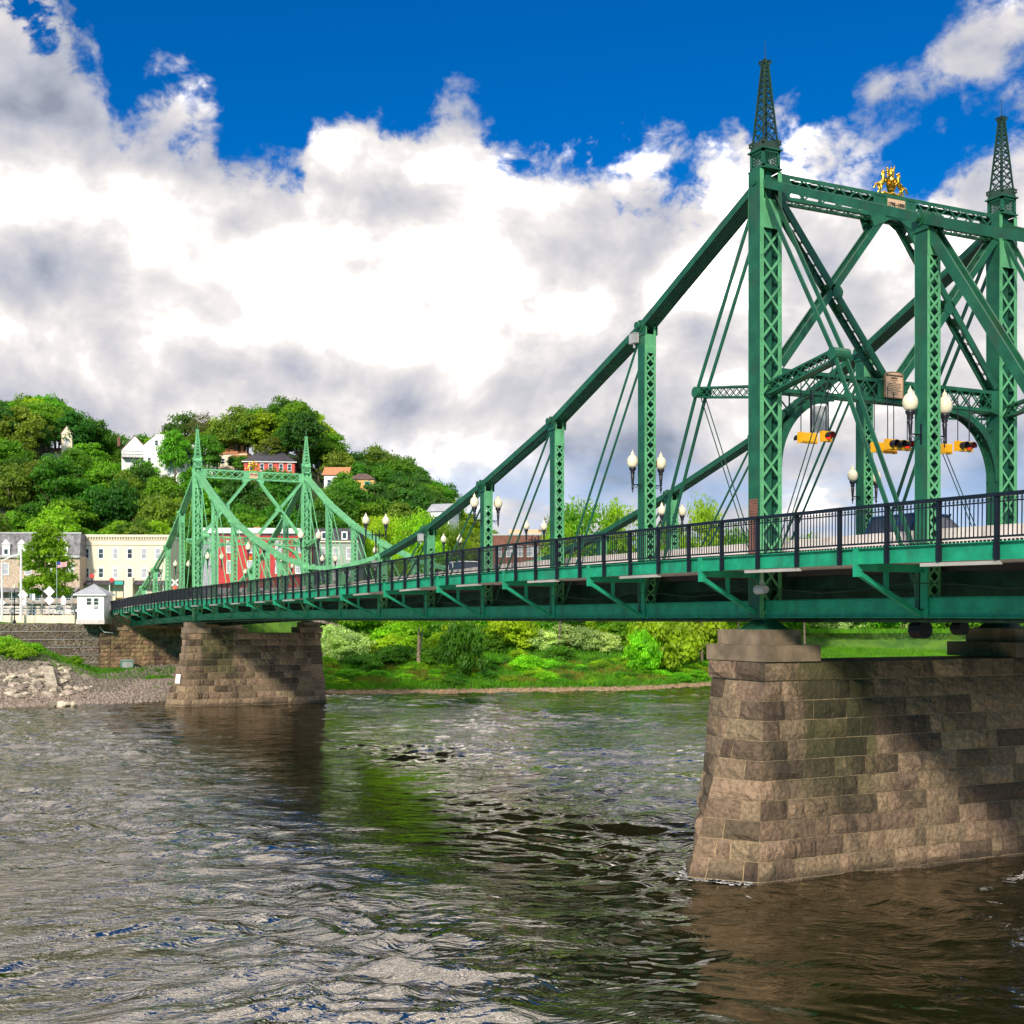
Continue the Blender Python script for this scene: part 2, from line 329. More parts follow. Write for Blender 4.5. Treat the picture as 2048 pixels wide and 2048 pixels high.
# ------------------------------------------------------------------ helpers
ORG = {}
def org(o): return ORG.get(o.name, Vector((0, 0, 0)))
def setp(o, label=None, cat=None, group=None, kind=None):
    if label: o['label'] = label
    if cat: o['category'] = cat
    if group: o['group'] = group
    if kind: o['kind'] = kind
    return o
def thing(name, label, cat, loc=(0, 0, 0), rz=0.0, group=None):
    o = bpy.data.objects.new(name, None); col.objects.link(o)
    o.location = loc; o.rotation_euler = (0, 0, rz); o.empty_display_size = .3
    return setp(o, label, cat, group)
def thingw(name, label, cat, loc, group=None):      # parts are given in world coordinates
    o = thing(name, label, cat, loc, 0, group); ORG[o.name] = Vector(loc); return o
class MB:
    def __init__(s): s.v = []; s.f = []
    def add(s, vs, fs):
        n = len(s.v); s.v.extend([tuple(v) for v in vs]); s.f.extend([tuple(i + n for i in f) for f in fs]); return s
    def box(s, x0, y0, z0, x1, y1, z1):
        vs = [(x, y, z) for x in (x0, x1) for y in (y0, y1) for z in (z0, z1)]
        return s.add(vs, [(0, 1, 3, 2), (4, 6, 7, 5), (0, 4, 5, 1), (2, 3, 7, 6), (0, 2, 6, 4), (1, 5, 7, 3)])
    def bar(s, p, q, w, h, side=(0, 1, 0)):          # w along side, h across it
        p, q = Vector(p), Vector(q); d = (q - p).normalized(); sd = Vector(side); sd = (sd - d * sd.dot(d))
        if sd.length < 1e-6: sd = d.orthogonal()
        sd.normalize(); up = d.cross(sd); a = sd * w / 2; b = up * h / 2
        vs = [p - a - b, p - a + b, p + a + b, p + a - b, q - a - b, q - a + b, q + a + b, q + a - b]
        return s.add(vs, [(0, 1, 2, 3), (7, 6, 5, 4), (0, 4, 5, 1), (1, 5, 6, 2), (2, 6, 7, 3), (3, 7, 4, 0)])
    def tube(s, pts, rs, n=8, cap=True):
        pts = [Vector(p) for p in pts]; k = len(s.v); rings = []
        if not hasattr(rs, '__len__'): rs = [rs] * len(pts)
        for i, p in enumerate(pts):
            d = (pts[min(i + 1, len(pts) - 1)] - pts[max(i - 1, 0)]).normalized()
            a = d.cross(Vector((.31, .17, .93)) if abs(d.z) < .9 else Vector((1, 0, 0))).normalized(); b = d.cross(a)
            for j in range(n):
                t = 2 * math.pi * j / n; s.v.append(tuple(p + (a * math.cos(t) + b * math.sin(t)) * rs[i]))
        for i in range(len(pts) - 1):
            for j in range(n):
                s.f.append((k + i * n + j, k + i * n + (j + 1) % n, k + (i + 1) * n + (j + 1) % n, k + (i + 1) * n + j))
        if cap:
            s.f.append(tuple(k + j for j in reversed(range(n)))); e = k + (len(pts) - 1) * n; s.f.append(tuple(e + j for j in range(n)))
        return s
    def lathe(s, c, prof, n=12):                      # prof: (r, z)
        k = len(s.v)
        for r, z in prof:
            for j in range(n):
                t = 2 * math.pi * j / n; s.v.append((c[0] + r * math.cos(t), c[1] + r * math.sin(t), c[2] + z))
        for i in range(len(prof) - 1):
            for j in range(n):
                s.f.append((k + i * n + j, k + i * n + (j + 1) % n, k + (i + 1) * n + (j + 1) % n, k + (i + 1) * n + j))
        s.f.append(tuple(k + j for j in reversed(range(n)))); e = k + (len(prof) - 1) * n; s.f.append(tuple(e + j for j in range(n)))
        return s
    def prism(s, poly, off):                          # planar polygon swept along a vector
        off = Vector(off); n = len(poly); a = [Vector(p) for p in poly]
        vs = a + [p + off for p in a]
        return s.add(vs, [tuple(range(n)), tuple(reversed(range(n, 2 * n)))] + [(i, i + n, (i + 1) % n + n, (i + 1) % n) for i in range(n)])
    def lace(s, a0, a1, b0, b1, n, w, t, nrm):        # n crosses between two edges
        a0, a1, b0, b1 = map(Vector, (a0, a1, b0, b1)); nrm = Vector(nrm)
        for i in range(n):
            f0, f1 = i / n, (i + 1) / n
            s.bar(a0.lerp(a1, f0), b0.lerp(b1, f1), t, w, nrm); s.bar(b0.lerp(b1, f0) + nrm * t * .9, a0.lerp(a1, f1) + nrm * t * .9, t, w, nrm)
        return s
    def mesh(s, name, m, o=Vector((0, 0, 0)), smooth=False):
        me = bpy.data.meshes.new(name)
        me.from_pydata([(v[0] - o[0], v[1] - o[1], v[2] - o[2]) for v in s.v], [], s.f)
        for x in (m if isinstance(m, (list, tuple)) else [m]): me.materials.append(x)
        if smooth: me.polygons.foreach_set('use_smooth', [True] * len(me.polygons))
        me.update(); return me
    def build(s, name, m, parent=None, smooth=False, **kw):
        o0 = org(parent) if parent else Vector((0, 0, 0))
        o = bpy.data.objects.new(name, s.mesh(name, m, o0, smooth)); col.objects.link(o)
        if parent: o.parent = parent; ORG[o.name] = o0
        return setp(o, **kw)
def recalc(o):
    import bmesh
    b = bmesh.new(); b.from_mesh(o.data); bmesh.ops.recalc_face_normals(b, faces=b.faces); b.to_mesh(o.data); b.free(); return o
def share(name, me, parent, loc=(0, 0, 0), rot=(0, 0, 0), scale=(1, 1, 1), **kw):
    o = bpy.data.objects.new(name, me); col.objects.link(o)
    if parent: o.parent = parent
    o.location = loc; o.rotation_euler = rot; o.scale = scale
    return setp(o, **kw)
def kids(o): return list(o.children)
def dup(root, loc, rz=0.0, label=None, group=None, scale=None, parent=None):
    r = root.copy(); col.objects.link(r); r.location = loc; r.rotation_euler = (0, 0, rz)
    if scale: r.scale = scale
    if label: r['label'] = label
    if group: r['group'] = group
    for ch in kids(root):
        c = ch.copy(); col.objects.link(c); c.parent = r
        for g in kids(ch):
            d = g.copy(); col.objects.link(d); d.parent = c
    return r
def interp(x, xs, ys): return float(np.interp(x, xs, ys))

# ------------------------------------------------------------------ bridge levels
PN = 7.62; WB = 11.156
def rail_z(n): return interp(n, [-5, -1.7, -1, 0, 1, 2, 3, 4, 6, 9, 12, 15, 17.3], [2.72, 3.02, 3.10, 3.16, 3.19, 3.23, 3.22, 3.11, 2.93, 2.83, 2.76, 2.46, 2.08])
def bot_z(n): return interp(n, [-5, -1, 9, 12, 15, 17], [-.15, .02, 0, -.2, -.65, -1.0])
TOPZ = {0: 14.98, 1: 11.62, 2: 8.89, 3: 6.79, 4: 5.0, 5: 3.85, 6: 3.45, -1: 11.56, -2: 8.45, -3: 6.3, -4: 4.5, -5: 3.0}
def dz(n): return interp(n, [-5, -1, 4, 12, 15, 17], [-.25, 0, 0, -.38, -.6, -.9])
def top_z(n):
    k = n if n <= 6 else 12 - n
    return TOPZ[k] + dz(n)

# ------------------------------------------------------------------ terrain
SHX = [-90, -49.8, -37, -30, -21.4, -7.2, 2, 13.6, 26, 46, 81, 140]
SHV = [112, 122.7, 131, 140, 144.8, 146, 149.5, 151.6, 163, 178, 190, 200]
def shore(u): return interp(u, SHX, SHV)
SX = [-400, -60, 0, 90, 140, 175, 215, 300, 340, 400, 450, 500, 560, 620, 650, 700, 800, 860, 890, 930, 1000, 1100, 1300, 1500, 2400]
SYY = [790, 790, 808, 818, 842, 880, 905, 905, 880, 870, 868, 850, 830, 850, 892, 918, 935, 965, 1000, 1050, 1090, 1130, 1170, 1190, 1190]
def street_z(): return .25
def ground(u, v):
    p = W(u, v); X = p.x; Y = p.y
    dv = v - shore(u)
    z = interp(dv, [-30, -6, 0, 3, 9, 20, 34, 48, 62], [-14, -10.4, WATER, -8.1, -7.2, -5.9, -3.6, -1.2, .1])
    if u > 33:
        zf = interp(dv, [-30, -6, 0, 3, 9, 30, 60, 80], [-14, -10.4, WATER, -8.0, -6.6, -5.0, -2.6, -2.2])
        t_ = min(1, (u - 33) / 8); z = z + (zf - z) * t_
    if u < -25 and X < 131.6: z = min(z, interp(dv, [0, 4, 12, 30], [WATER, -8.1, -7.0, -6.2]))
    if u < -38 and X < 131.6:
        t_ = min(1, max(0, (195 - (1024 + FPX * u / max(v, 1))) / 150.)); z += interp(dv, [1.5, 7, 16, 24], [0, .9, 2.6, 3.3]) * t_
    if X > 132.0 and -44 < Y <= -14: t_ = (Y + 44) / 30; z = max(z, z + (.25 - z) * min(1, t_ * 1.3))
    if X > 132.0 and Y > -14: z = -.65 + .9 * min(1, max(0, (X - 134) / 12))
    px = 1024 + FPX * u / max(v, 1)
    if v > 208:
        top = (1237 - interp(px, SX, SYY)) / FPX * 325 - 9.5
        t = min(1, (v - 208) / 117); t = t * t * (3 - 2 * t)
        z0 = .25 if u < 33 else (-2.4 if u > 41 else .25 - 2.65 * (u - 33) / 8)
        z = z0 + (max(top, .3) - z0) * t
        if v > 340: z -= (v - 340) * .05
    return z
def grid_obj(name, us, vs, zf, m, **kw):
    nv = []; nf = []; nu = len(us)
    for v in vs:
        for u in us: nv.append(W(u, v, zf(u, v)))
    for j in range(len(vs) - 1):
        for i in range(nu - 1):
            a = j * nu + i; nf.append((a, a + 1, a + nu + 1, a + nu))
    b = MB(); b.v = [tuple(x) for x in nv]; b.f = nf
    return b.build(name, m, smooth=True, **kw)
def jz(u, v):
    return ground(u, v) + (.12 * math.sin(u * 1.7 + v * .9) * math.sin(v * 1.3 - u * .6) + .08 * math.sin(u * 4.1) * math.sin(v * 3.7) if v - shore(u) > -1 else 0)
us = list(np.arange(-95, 150, 1.0))
vs = list(np.arange(104, 206, .9)) + [208]
grid_obj('river_bank', us, vs, jz, M['ground'], kind='structure')
us = [-420, -300, -240, -200, -170, -150, -130] + list(np.arange(-120, 160, 4.0)) + [170, 200, 260, 340, 460]
vs = [207.5] + list(np.arange(212, 345, 4.0)) + [360, 400, 500, 700, 1100, 2500]
grid_obj('wooded_hill', us, vs, lambda u, v: ground(u, v) if v < 900 else -3, M['ground'], kind='structure')
# river
def river():
    us_ = np.arange(-1, 1.0001, 1 / 260.0)
    vlist = np.concatenate([[4, 12, 20], 24 * np.exp(np.linspace(0, math.log(210 / 24.), 620)), [230]])
    nu = len(us_); rs = np.random.RandomState(3)
    half = np.maximum(20, vlist * .47)
    U = us_[None, :] * half[:, None]; V = np.repeat(vlist[:, None], nu, 1)
    X = CAMX + V * CY - U * SY; Y = CAMY - V * SY - U * CY
    # domain warp, then many travelling trains of differing length
    wx = X + 1.3 * np.sin(Y * .21 + 1.1) + .9 * np.sin(X * .33 + Y * .17); wy = Y + 1.2 * np.sin(X * .27 + .4) + .8 * np.sin(Y * .41 - X * .11)
    Z = np.zeros_like(X)
    for k in range(80):
        lam = 10 ** rs.uniform(-.30, .68); th = rs.normal(math.atan2(-SY, CY), .75)
        Z += .0082 * lam ** .80 * np.sin(2 * math.pi / lam * (wx * math.cos(th) + wy * math.sin(th)) + rs.uniform(0, 6.28))
    amp = .75 + .45 * np.sin(X * .11 + 1 + np.sin(Y * .13)) * np.sin(Y * .16 + np.sin(X * .09) * 1.5)
    Z *= .62 * amp * np.clip(V / 30, .5, 1)
    wk = np.clip(1.45 - np.abs(U + .32 * (V - 36)) / (1 + .05 * V), 0, 1); Z *= (1 - .7 * wk)
    Z += WATER
    co = np.stack([X, Y, Z], -1).reshape(-1, 3)
    nr = len(vlist)
    i, j = np.meshgrid(np.arange(nu - 1), np.arange(nr - 1)); a = (j * nu + i).ravel()
    fa = np.stack([a, a + 1, a + nu + 1, a + nu], -1)
    me = bpy.data.meshes.new('river'); me.vertices.add(len(co)); me.vertices.foreach_set('co', co.ravel().astype('f'))
    me.loops.add(fa.size); me.loops.foreach_set('vertex_index', fa.ravel().astype('i'))
    me.polygons.add(len(fa)); me.polygons.foreach_set('loop_start', (np.arange(len(fa)) * 4).astype('i'))
    me.update(calc_edges=True); me.polygons.foreach_set('use_smooth', [True] * len(fa)); me.materials.append(M['water'])
    o = bpy.data.objects.new('river', me); col.objects.link(o); o['kind'] = 'structure'
    b = MB(); zz = WATER - .32
    for (u0, u1, v0, v1) in ((-600, 600, -400, 400),):
        b.add([W(u0, v0, zz), W(u1, v0, zz), W(u1, v1, zz), W(u0, v1, zz)], [(0, 1, 2, 3)])
    b.build('outer_river', M['water'], kind='structure')
river()
b = MB(); b.add([(-42, -200, WATER - 1), (-42, 200, WATER - 1), (-47, 200, -3), (-47, -200, -3), (-400, 200, 0), (-400, -200, 0)], [(0, 3, 2, 1), (3, 5, 4, 2)])
b.build('near_bank', M['ground'], kind='structure')

# ------------------------------------------------------------------ stone pier
def stone_quad(p00, p10, p11, p01, nrm, out, r, gap=.012):
    b = MB(); gap = .017; p00, p10, p11, p01 = map(Vector, (p00, p10, p11, p01))
    L = (p10 - p00).length; H = (p01 - p00).length; gx, gz = gap / L, gap / H; nxn, nzn = 5, 4
    def P(s, t):
        s = gx + s * (1 - 2 * gx); t = gz + t * (1 - 2 * gz)
        return p00.lerp(p10, s).lerp(p01.lerp(p11, s), t)
    for j in range(nzn):
        for i in range(nxn):
            e = (i in (0, nxn - 1)) or (j in (0, nzn - 1))
            s = i / (nxn - 1); t = j / (nzn - 1)
            if not e: s += r.uniform(-.06, .06); t += r.uniform(-.07, .07)
            b.v.append(tuple(P(s, t) + nrm * (out * .22 * r.uniform(.2, 1.2) if e else out * r.uniform(.45, 1.5))))
    for j in range(nzn - 1):
        for i in range(nxn - 1):
            a = j * nxn + i; b.f.append((a, a + 1, a + nxn + 1, a + nxn))
    rim = [i for i in range(nxn)] + [j * nxn + nxn - 1 for j in range(1, nzn)] + [(nzn - 1) * nxn + i for i in range(nxn - 2, -1, -1)] + [j * nxn for j in range(nzn - 2, 0, -1)]
    k = len(b.v)
    for i in rim: b.v.append(tuple(Vector(b.v[i]) - nrm * .09))
    n = len(rim)
    for i in range(n): b.f.append((rim[i], k + i, k + (i + 1) % n, rim[(i + 1) % n]))
    return b
ZT, ZB = -2.07, -9.25
def pier_ring(z, zt=ZT, zb=WATER, grow=0.0):
    t = (zt - z) / (zt - zb)
    hx = 1.52 + .30 * t + grow; yc = 1.15 + .52 * t + grow; nose = max(0, 1.55 * (t - .02)); ye = WB + 1.05 + .55 * t + grow
    return [Vector((-hx, yc, z)), Vector((0, yc + nose + .001, z)), Vector((hx, yc, z)), Vector((hx, -ye, z)), Vector((-hx, -ye, z))]
def make_pier(label):
    t = thing('stone_pier', label, 'bridge pier', (0, 0, 0), 0, 'river piers of the bridge')
    core = MB()
    levels = [-1.46, -2.07] + [ZT - (ZT - ZB) * i / 11. for i in range(1, 12)]
    rs = [pier_ring(z, grow=-.018) for z in levels]
    for r in rs: core.v.extend([tuple(v) for v in r])
    for i in range(len(rs) - 1):
        for k in range(5): core.f.append((i * 5 + k, i * 5 + (k + 1) % 5, (i + 1) * 5 + (k + 1) % 5, (i + 1) * 5 + k))
    core.f.append((4, 3, 2, 1, 0)); core.build('core', M['mortar'], t)
    back = MB(); r = random.Random(11)
    for c in range(12):
        if c == 0: z1, z0 = -1.44, -2.06; A = pier_ring(ZT, grow=.07); B = [Vector((v.x, v.y, z1)) for v in A]; A = [Vector((v.x, v.y, z0)) for v in A]
        else: z1 = ZT - (ZT - ZB) * (c - 1) / 11.; z0 = ZT - (ZT - ZB) * c / 11.; A = pier_ring(z0); B = pier_ring(z1)
        for k in range(5):
            a0, a1, b0, b1 = A[k], A[(k + 1) % 5], B[k], B[(k + 1) % 5]
            L = (a1 - a0).length
            if L < .3: continue
            ss_ = [0.0]
            first = True
            while ss_[-1] < L - 1.0:
                l = r.choice([.55, .7, 1.05, 1.25, 1.45, 1.6, 1.9]) * r.uniform(.9, 1.1)
                ss_.append(min(L, ss_[-1] + l))
            if L - ss_[-1] < .45: ss_[-1] = L
            else: ss_.append(L)
            nrm = (a1 - a0).cross(b0 - a0).normalized()
            if nrm.dot((a0 + a1) / 2 - Vector((0, -WB / 2, a0.z))) < 0: nrm = -nrm
            for s0, s1 in zip(ss_[:-1], ss_[1:]):
                f0, f1 = s0 / L, s1 / L
                q = stone_quad(a0.lerp(a1, f0), a0.lerp(a1, f1), b0.lerp(b1, f1), b0.lerp(b1, f0), nrm, r.uniform(.04, .14), r)
                mid = (a0.lerp(a1, (f0 + f1) / 2))
                if k == 2: back.add(q.v, q.f)
                else:
                    o = q.build('stone', M['stone'], t)
    back.build('rear_stones', M['stone'], t, kind='stuff')
    for y0, y1 in ((1.25, -1.02), (-WB + 1.1, -WB - 1.25)):
        xs = [-1.70, -.55, .6, 1.70]
        for i in range(3):
            b = MB(); b.box(xs[i] + .006, y0, -1.43, xs[i + 1] - .006, y1, -.885); b.build('ledge_stone', M['cap'], t)
    for y0, y1 in ((1.12, -.58), (-WB + .62, -WB - 1.1)):
        for x0, x1 in ((-1.2, -.004), (.004, 1.2)):
            b = MB(); b.box(x0, y0, -.88, x1, y1, -.375); b.build('cap_stone', M['cap'], t)
    return t
pier_near = make_pier('tall stone masonry pier in the foreground river, moss stained under the right tower')
pier_far = dup(pier_near, (12 * PN, 0, 0), 0, 'distant stone masonry pier near the left shore under the far pair of towers')
bn = thingw('notice_board', 'small blank white board fixed on the nose of the distant pier', 'board', PX(356, 121.2, -6.2))
c0 = Vector((12 * PN - .98, 2.10, -5.95)); b = MB(); b.bar(c0 + Vector((.02, -.06, .48)), c0 + Vector((-.03, .05, -.42)), .55, .05, (1.7, 1.45, 0)); b.build('board_face', M['white'], bn)

# ------------------------------------------------------------------ the bridge
BR = thing('truss_bridge', 'green painted cantilever truss bridge spanning the river on stone piers', 'bridge')
def post(x, y, z0, z1, a, bw, m, cell, name='truss_post', tower=False):
    b = MB(); h = bw / 2; th = .025
    for s in (-1, 1):
        b.box(x - a / 2, y + s * h - (th if s > 0 else 0), z0, x + a / 2, y + s * h + (th if s < 0 else 0), z1)
        fw_ = .16 if tower else .10
        for e in (-1, 1):
            xx = x + e * (a / 2); b.box(min(xx, xx + e * .02), min(y + s * h, y + s * (h - fw_)), z0, max(xx, xx + e * .02), max(y + s * h, y + s * (h - fw_)), z1)
    if tower:
        b.box(x - a / 2 + .12, y - .09, z0, x + a / 2 - .12, y - .06, z1); b.box(x - a / 2 + .12, y + .06, z0, x + a / 2 - .12, y + .09, z1)
        for e in (-1, 1): b.box(x + e * (a / 2 - .12) - .015, y - .13, z0, x + e * (a / 2 - .12) + .015, y + .13, z1)
    web = b; b = MB(); fm_ = M['sunlit_green'] if m == M['green'] else m
    # batten plates at top
    pl = 1.0 if tower else .75
    for e in (-1, 1): b.box(x + e * (a / 2 + .034) - .01, y - h, z1 - pl - (1.0 if tower else .35), x + e * (a / 2 + .034) + .01, y + h, z1 - (1.0 if tower else .35))
    o = web.build(name, m, BR)
    for s in (-1, 1):
        fw_ = .16 if tower else .10
        for e in (-1, 1):
            xx = x + e * (a / 2 + .0215); b.box(min(xx, xx + e * .01), min(y + s * h, y + s * (h - fw_)), z0, max(xx, xx + e * .01), max(y + s * h, y + s * (h - fw_)), z1)
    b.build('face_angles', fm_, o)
    l = MB(); zt = z1 - pl - (1.0 if tower else .35)
    n = max(2, round((zt - z0) / cell))
    for e in (-1, 1):
        xx = x + e * (a / 2 + .034); i_ = h - .05
        l.lace((xx, y - i_, z0), (xx, y - i_, zt), (xx, y + i_, z0), (xx, y + i_, zt), n, .07 if not tower else .085, .014, (e, 0, 0))
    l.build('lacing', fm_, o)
    if x < 20:
        rv = MB()
        for e in (-1,):
            for s in (-1, 1):
                z = z0 + .1
                while z < z1:
                    X0 = x + e * (a / 2 + .02); Y0 = y + s * (h - .05)
                    rv.add([(X0 - .012, Y0 - .016, z), (X0 - .012, Y0 + .016, z), (X0 - .012, Y0, z + .02), (X0 - .012, Y0, z - .02)], [(0, 2, 1, 3)]); z += .15
                    Y1 = y + h; X1 = x + s * (a / 2 - .05)
                    rv.add([(X1 - .016, Y1 + .008, z), (X1 + .016, Y1 + .008, z), (X1, Y1 + .008, z + .02), (X1, Y1 + .008, z - .02)], [(0, 2, 1, 3)])
        if tower: rv.build('rivets', m, o, kind='stuff')
    return o
def gmat(n): return M['green'] if n < 5 else M['far_sunlit']
def spire(x, y, z, m):
    b = MB(); a = .365
    # shelf, box with fretwork, cornice
    b.box(x - .42, y - .42, z, x + .42, y + .42, z + .05)
    for sx in (-1, 1):
        for sy in (-1, 1): b.box(x + sx * a, y + sy * a, z + .05, x + sx * (a - .09), y + sy * (a - .09), z + .66)
    for zz in (z + .05, z + .57): b.box(x - a, y - a, zz, x + a, y + a, zz + .09)
    b.box(x - .43, y - .43, z + .66, x + .43, y + .43, z + .71)
    o = b.build('lantern_box', m, BR)
    g = MB(); p = a - .03
    for ax in (0, 1):
        for s in (-1, 1):
            for k in range(-3, 4):
                for d in (-1, 1):
                    c = k * .105; u0 = max(-.27, c - .21); u1 = min(.27, c + .21)
                    if u1 <= u0: continue
                    z0_ = z + .355 + d * (u0 - c); z1_ = z + .355 + d * (u1 - c)
                    if ax == 0: g.bar((x + s * p, y + u0, z0_), (x + s * p, y + u1, z1_), .012, .022, (1, 0, 0))
                    else: g.bar((x + u0, y + s * p, z0_), (x + u1, y + s * p, z1_), .012, .022, (0, 1, 0))
    g.build('fretwork', m, o)
    s_ = MB(); zb, zt = z + .71, z + 3.7
    s_.add([(x + i * .37, y + j * .37, zb) for i, j in ((-1, -1), (1, -1), (1, 1), (-1, 1))] + [(x + i * .31, y + j * .31, zb + .28) for i, j in ((-1, -1), (1, -1), (1, 1), (-1, 1))], [(0, 1, 5, 4), (1, 2, 6, 5), (2, 3, 7, 6), (3, 0, 4, 7), (4, 5, 6, 7)])
    z2 = zb + .26
    def w(t): return .295 + (.075 - .295) * t
    for i, j in ((-1, -1), (1, -1), (1, 1), (-1, 1)):
        s_.bar((x + i * w(0), y + j * w(0), z2), (x + i * w(1), y + j * w(1), zt), .055, .055)
        s_.tube([(x + i * .31, y + j * .31, zb + .16), (x + i * .37, y + j * .37, zb + .20), (x + i * .375, y + j * .375, zb + .28), (x + i * .33, y + j * .33, zb + .31), (x + i * .29, y + j * .29, zb + .25)], .05, 6)
        s_.tube([(x + i * .07, y + j * .07, zt), (x + i * .12, y + j * .12, zt + .03), (x + i * .14, y + j * .14, zt + .10), (x + i * .09, y + j * .09, zt + .13)], .045, 6)
    s_.tube([(x, y, zt - .1), (x, y, zt + .14)], [.09, .13], 8)
    m = M['dark'] if m == M['green'] else m
    o = s_.build('spire', m, BR)
    l = MB(); n = 11
    ts = [1 - (1 - i / n) ** 1.18 * 1.0 if i else 0 for i in range(n + 1)]; ts = [i / n for i in range(n + 1)]
    ts = [1 - (math.exp(-1.25 * t) - math.exp(-1.25)) / (1 - math.exp(-1.25)) for t in ts]
    for k in range(n):
        t0, t1 = ts[k], ts[k + 1]; h0, h1 = z2 + (zt - z2) * t0, z2 + (zt - z2) * t1; w0, w1 = w(t0), w(t1)
        for s in (-1, 1):
            for d in (-1, 1):
                l.bar((x - d * w0, y + s * w0, h0), (x + d * w1, y + s * w1, h1), .015, .045, (0, 1, 0))
                l.bar((x + s * w0, y - d * w0, h0), (x + s * w1, y + d * w1, h1), .015, .045, (1, 0, 0))
    l.build('lacing', m, o)
    r = MB(); r.tube([(x, y, zt + .1), (x, y, zt + .82)], [.018, .010], 6); r.build('finial_rod', m, o)
YT = (0.0, -WB)
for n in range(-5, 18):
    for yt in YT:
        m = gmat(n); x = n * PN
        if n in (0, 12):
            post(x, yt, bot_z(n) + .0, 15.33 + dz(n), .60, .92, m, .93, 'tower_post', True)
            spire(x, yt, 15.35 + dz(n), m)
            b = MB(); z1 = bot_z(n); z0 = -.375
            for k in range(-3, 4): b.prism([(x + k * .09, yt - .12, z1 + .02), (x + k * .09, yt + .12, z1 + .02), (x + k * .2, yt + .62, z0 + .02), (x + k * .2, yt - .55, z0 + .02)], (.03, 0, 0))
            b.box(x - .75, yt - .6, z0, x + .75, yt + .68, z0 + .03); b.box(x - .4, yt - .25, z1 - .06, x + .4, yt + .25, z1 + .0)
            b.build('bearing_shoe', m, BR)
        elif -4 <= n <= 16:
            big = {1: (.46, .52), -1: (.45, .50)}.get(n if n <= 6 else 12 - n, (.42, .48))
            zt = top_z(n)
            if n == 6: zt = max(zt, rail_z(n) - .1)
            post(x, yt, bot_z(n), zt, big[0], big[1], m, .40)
# chords
def eyebars(n0, n1, yt):
    k0, k1 = (n0 if n0 <= 6 else 12 - n0), (n1 if n1 <= 6 else 12 - n1)
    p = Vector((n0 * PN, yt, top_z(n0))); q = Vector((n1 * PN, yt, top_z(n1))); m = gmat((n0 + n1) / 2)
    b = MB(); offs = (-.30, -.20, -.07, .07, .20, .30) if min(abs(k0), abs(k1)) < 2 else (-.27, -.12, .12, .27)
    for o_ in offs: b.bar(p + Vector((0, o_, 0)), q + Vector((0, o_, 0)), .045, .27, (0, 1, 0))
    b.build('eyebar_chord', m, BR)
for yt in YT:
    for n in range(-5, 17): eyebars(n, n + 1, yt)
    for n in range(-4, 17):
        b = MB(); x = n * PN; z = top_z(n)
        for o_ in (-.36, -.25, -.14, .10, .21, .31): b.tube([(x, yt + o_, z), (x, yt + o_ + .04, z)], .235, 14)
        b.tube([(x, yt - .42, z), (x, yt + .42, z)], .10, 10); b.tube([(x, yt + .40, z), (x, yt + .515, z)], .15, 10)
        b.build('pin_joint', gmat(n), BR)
        if n not in (0, 12):
            b = MB(); b.box(x - .33, yt - .30, z - .38, x + .33, yt - .275, z + .06); b.box(x - .33, yt + .275, z - .38, x + .33, yt + .30, z + .06); b.build('gusset', gmat(n), BR)
# diagonals
def diag(a, bb, w, h, name='diagonal', pair=.22, m=None):
    b = MB()
    for s in ((-1, 1) if pair else (0,)): b.bar(Vector(a) + Vector((0, s * pair, 0)), Vector(bb) + Vector((0, s * pair, 0)), w, h, (0, 1, 0))
    return b.build(name, m, BR)
for yt in YT:
    for tw in (0, 12):
        for d in (-1, 1):
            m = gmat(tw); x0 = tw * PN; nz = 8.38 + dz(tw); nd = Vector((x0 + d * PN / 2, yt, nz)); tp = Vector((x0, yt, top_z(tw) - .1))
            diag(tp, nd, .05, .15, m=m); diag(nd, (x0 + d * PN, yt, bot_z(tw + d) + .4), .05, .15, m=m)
            for s in (-1, 1):
                b = MB(); b.bar(nd + Vector((0, s * .1, 0)), Vector((x0 + d * .35, yt + s * .1, rail_z(tw) - 1.6)), .028, .028); b.build('tie_rod', M['under'], BR)
            b = MB(); x1 = x0 + d * .28
            for s in (-1, 1):
                for zz in (-.19, .19): b.bar((x1, yt + s * .16, 7.85 + dz(tw) + zz), nd + Vector((0, s * .16, zz * .9)), .03, .07, (0, 1, 0))
                b.lace((x1, yt + s * .16, 7.69 + dz(tw)), nd + Vector((0, s * .16, -.15)), (x1, yt + s * .16, 8.0 + dz(tw)), nd + Vector((0, s * .16, .15)), 9, .035, .01, (0, s, 0))
            for zz in (-.2, .2): b.bar((x1, yt, 7.85 + dz(tw) + zz), nd + Vector((0, 0, zz * .9)), .34, .02, (0, 1, 0))
            b.tube([nd + Vector((0, -.32, 0)), nd + Vector((0, .32, 0))], .20, 14)
            b.build('strut_arm', m, BR)
    for n in list(range(1, 5)) + list(range(8, 12)):
        inc = 1 if n < 6 else -1
        diag((n * PN, yt, top_z(n) - .15), ((n + inc) * PN, yt, bot_z(n + inc) + .3), .045, .11, m=gmat(n))
    for n in (-1, -2, -3, 13, 14, 15):
        inc = -1 if n < 0 else 1
        if n < 0:
            b = MB(); p = Vector((n * PN, yt, top_z(n) - .1)); q = Vector(((n + inc) * PN, yt, bot_z(n + inc) + .4))
            for s in (-1, 1): b.bar(p + Vector((0, s * .15, 0)), q + Vector((0, s * .15, 0)), .06, .30, (0, 1, 0))
            b.bar(p + Vector((.02, 0, 0)), q + Vector((.02, 0, 0)), .28, .02, (0, 1, 0)); b.build('diagonal', gmat(n), BR)
        else: diag((n * PN, yt, top_z(n) - .15), ((n + inc) * PN, yt, bot_z(n + inc) + .3), .04, .09, m=gmat(n))
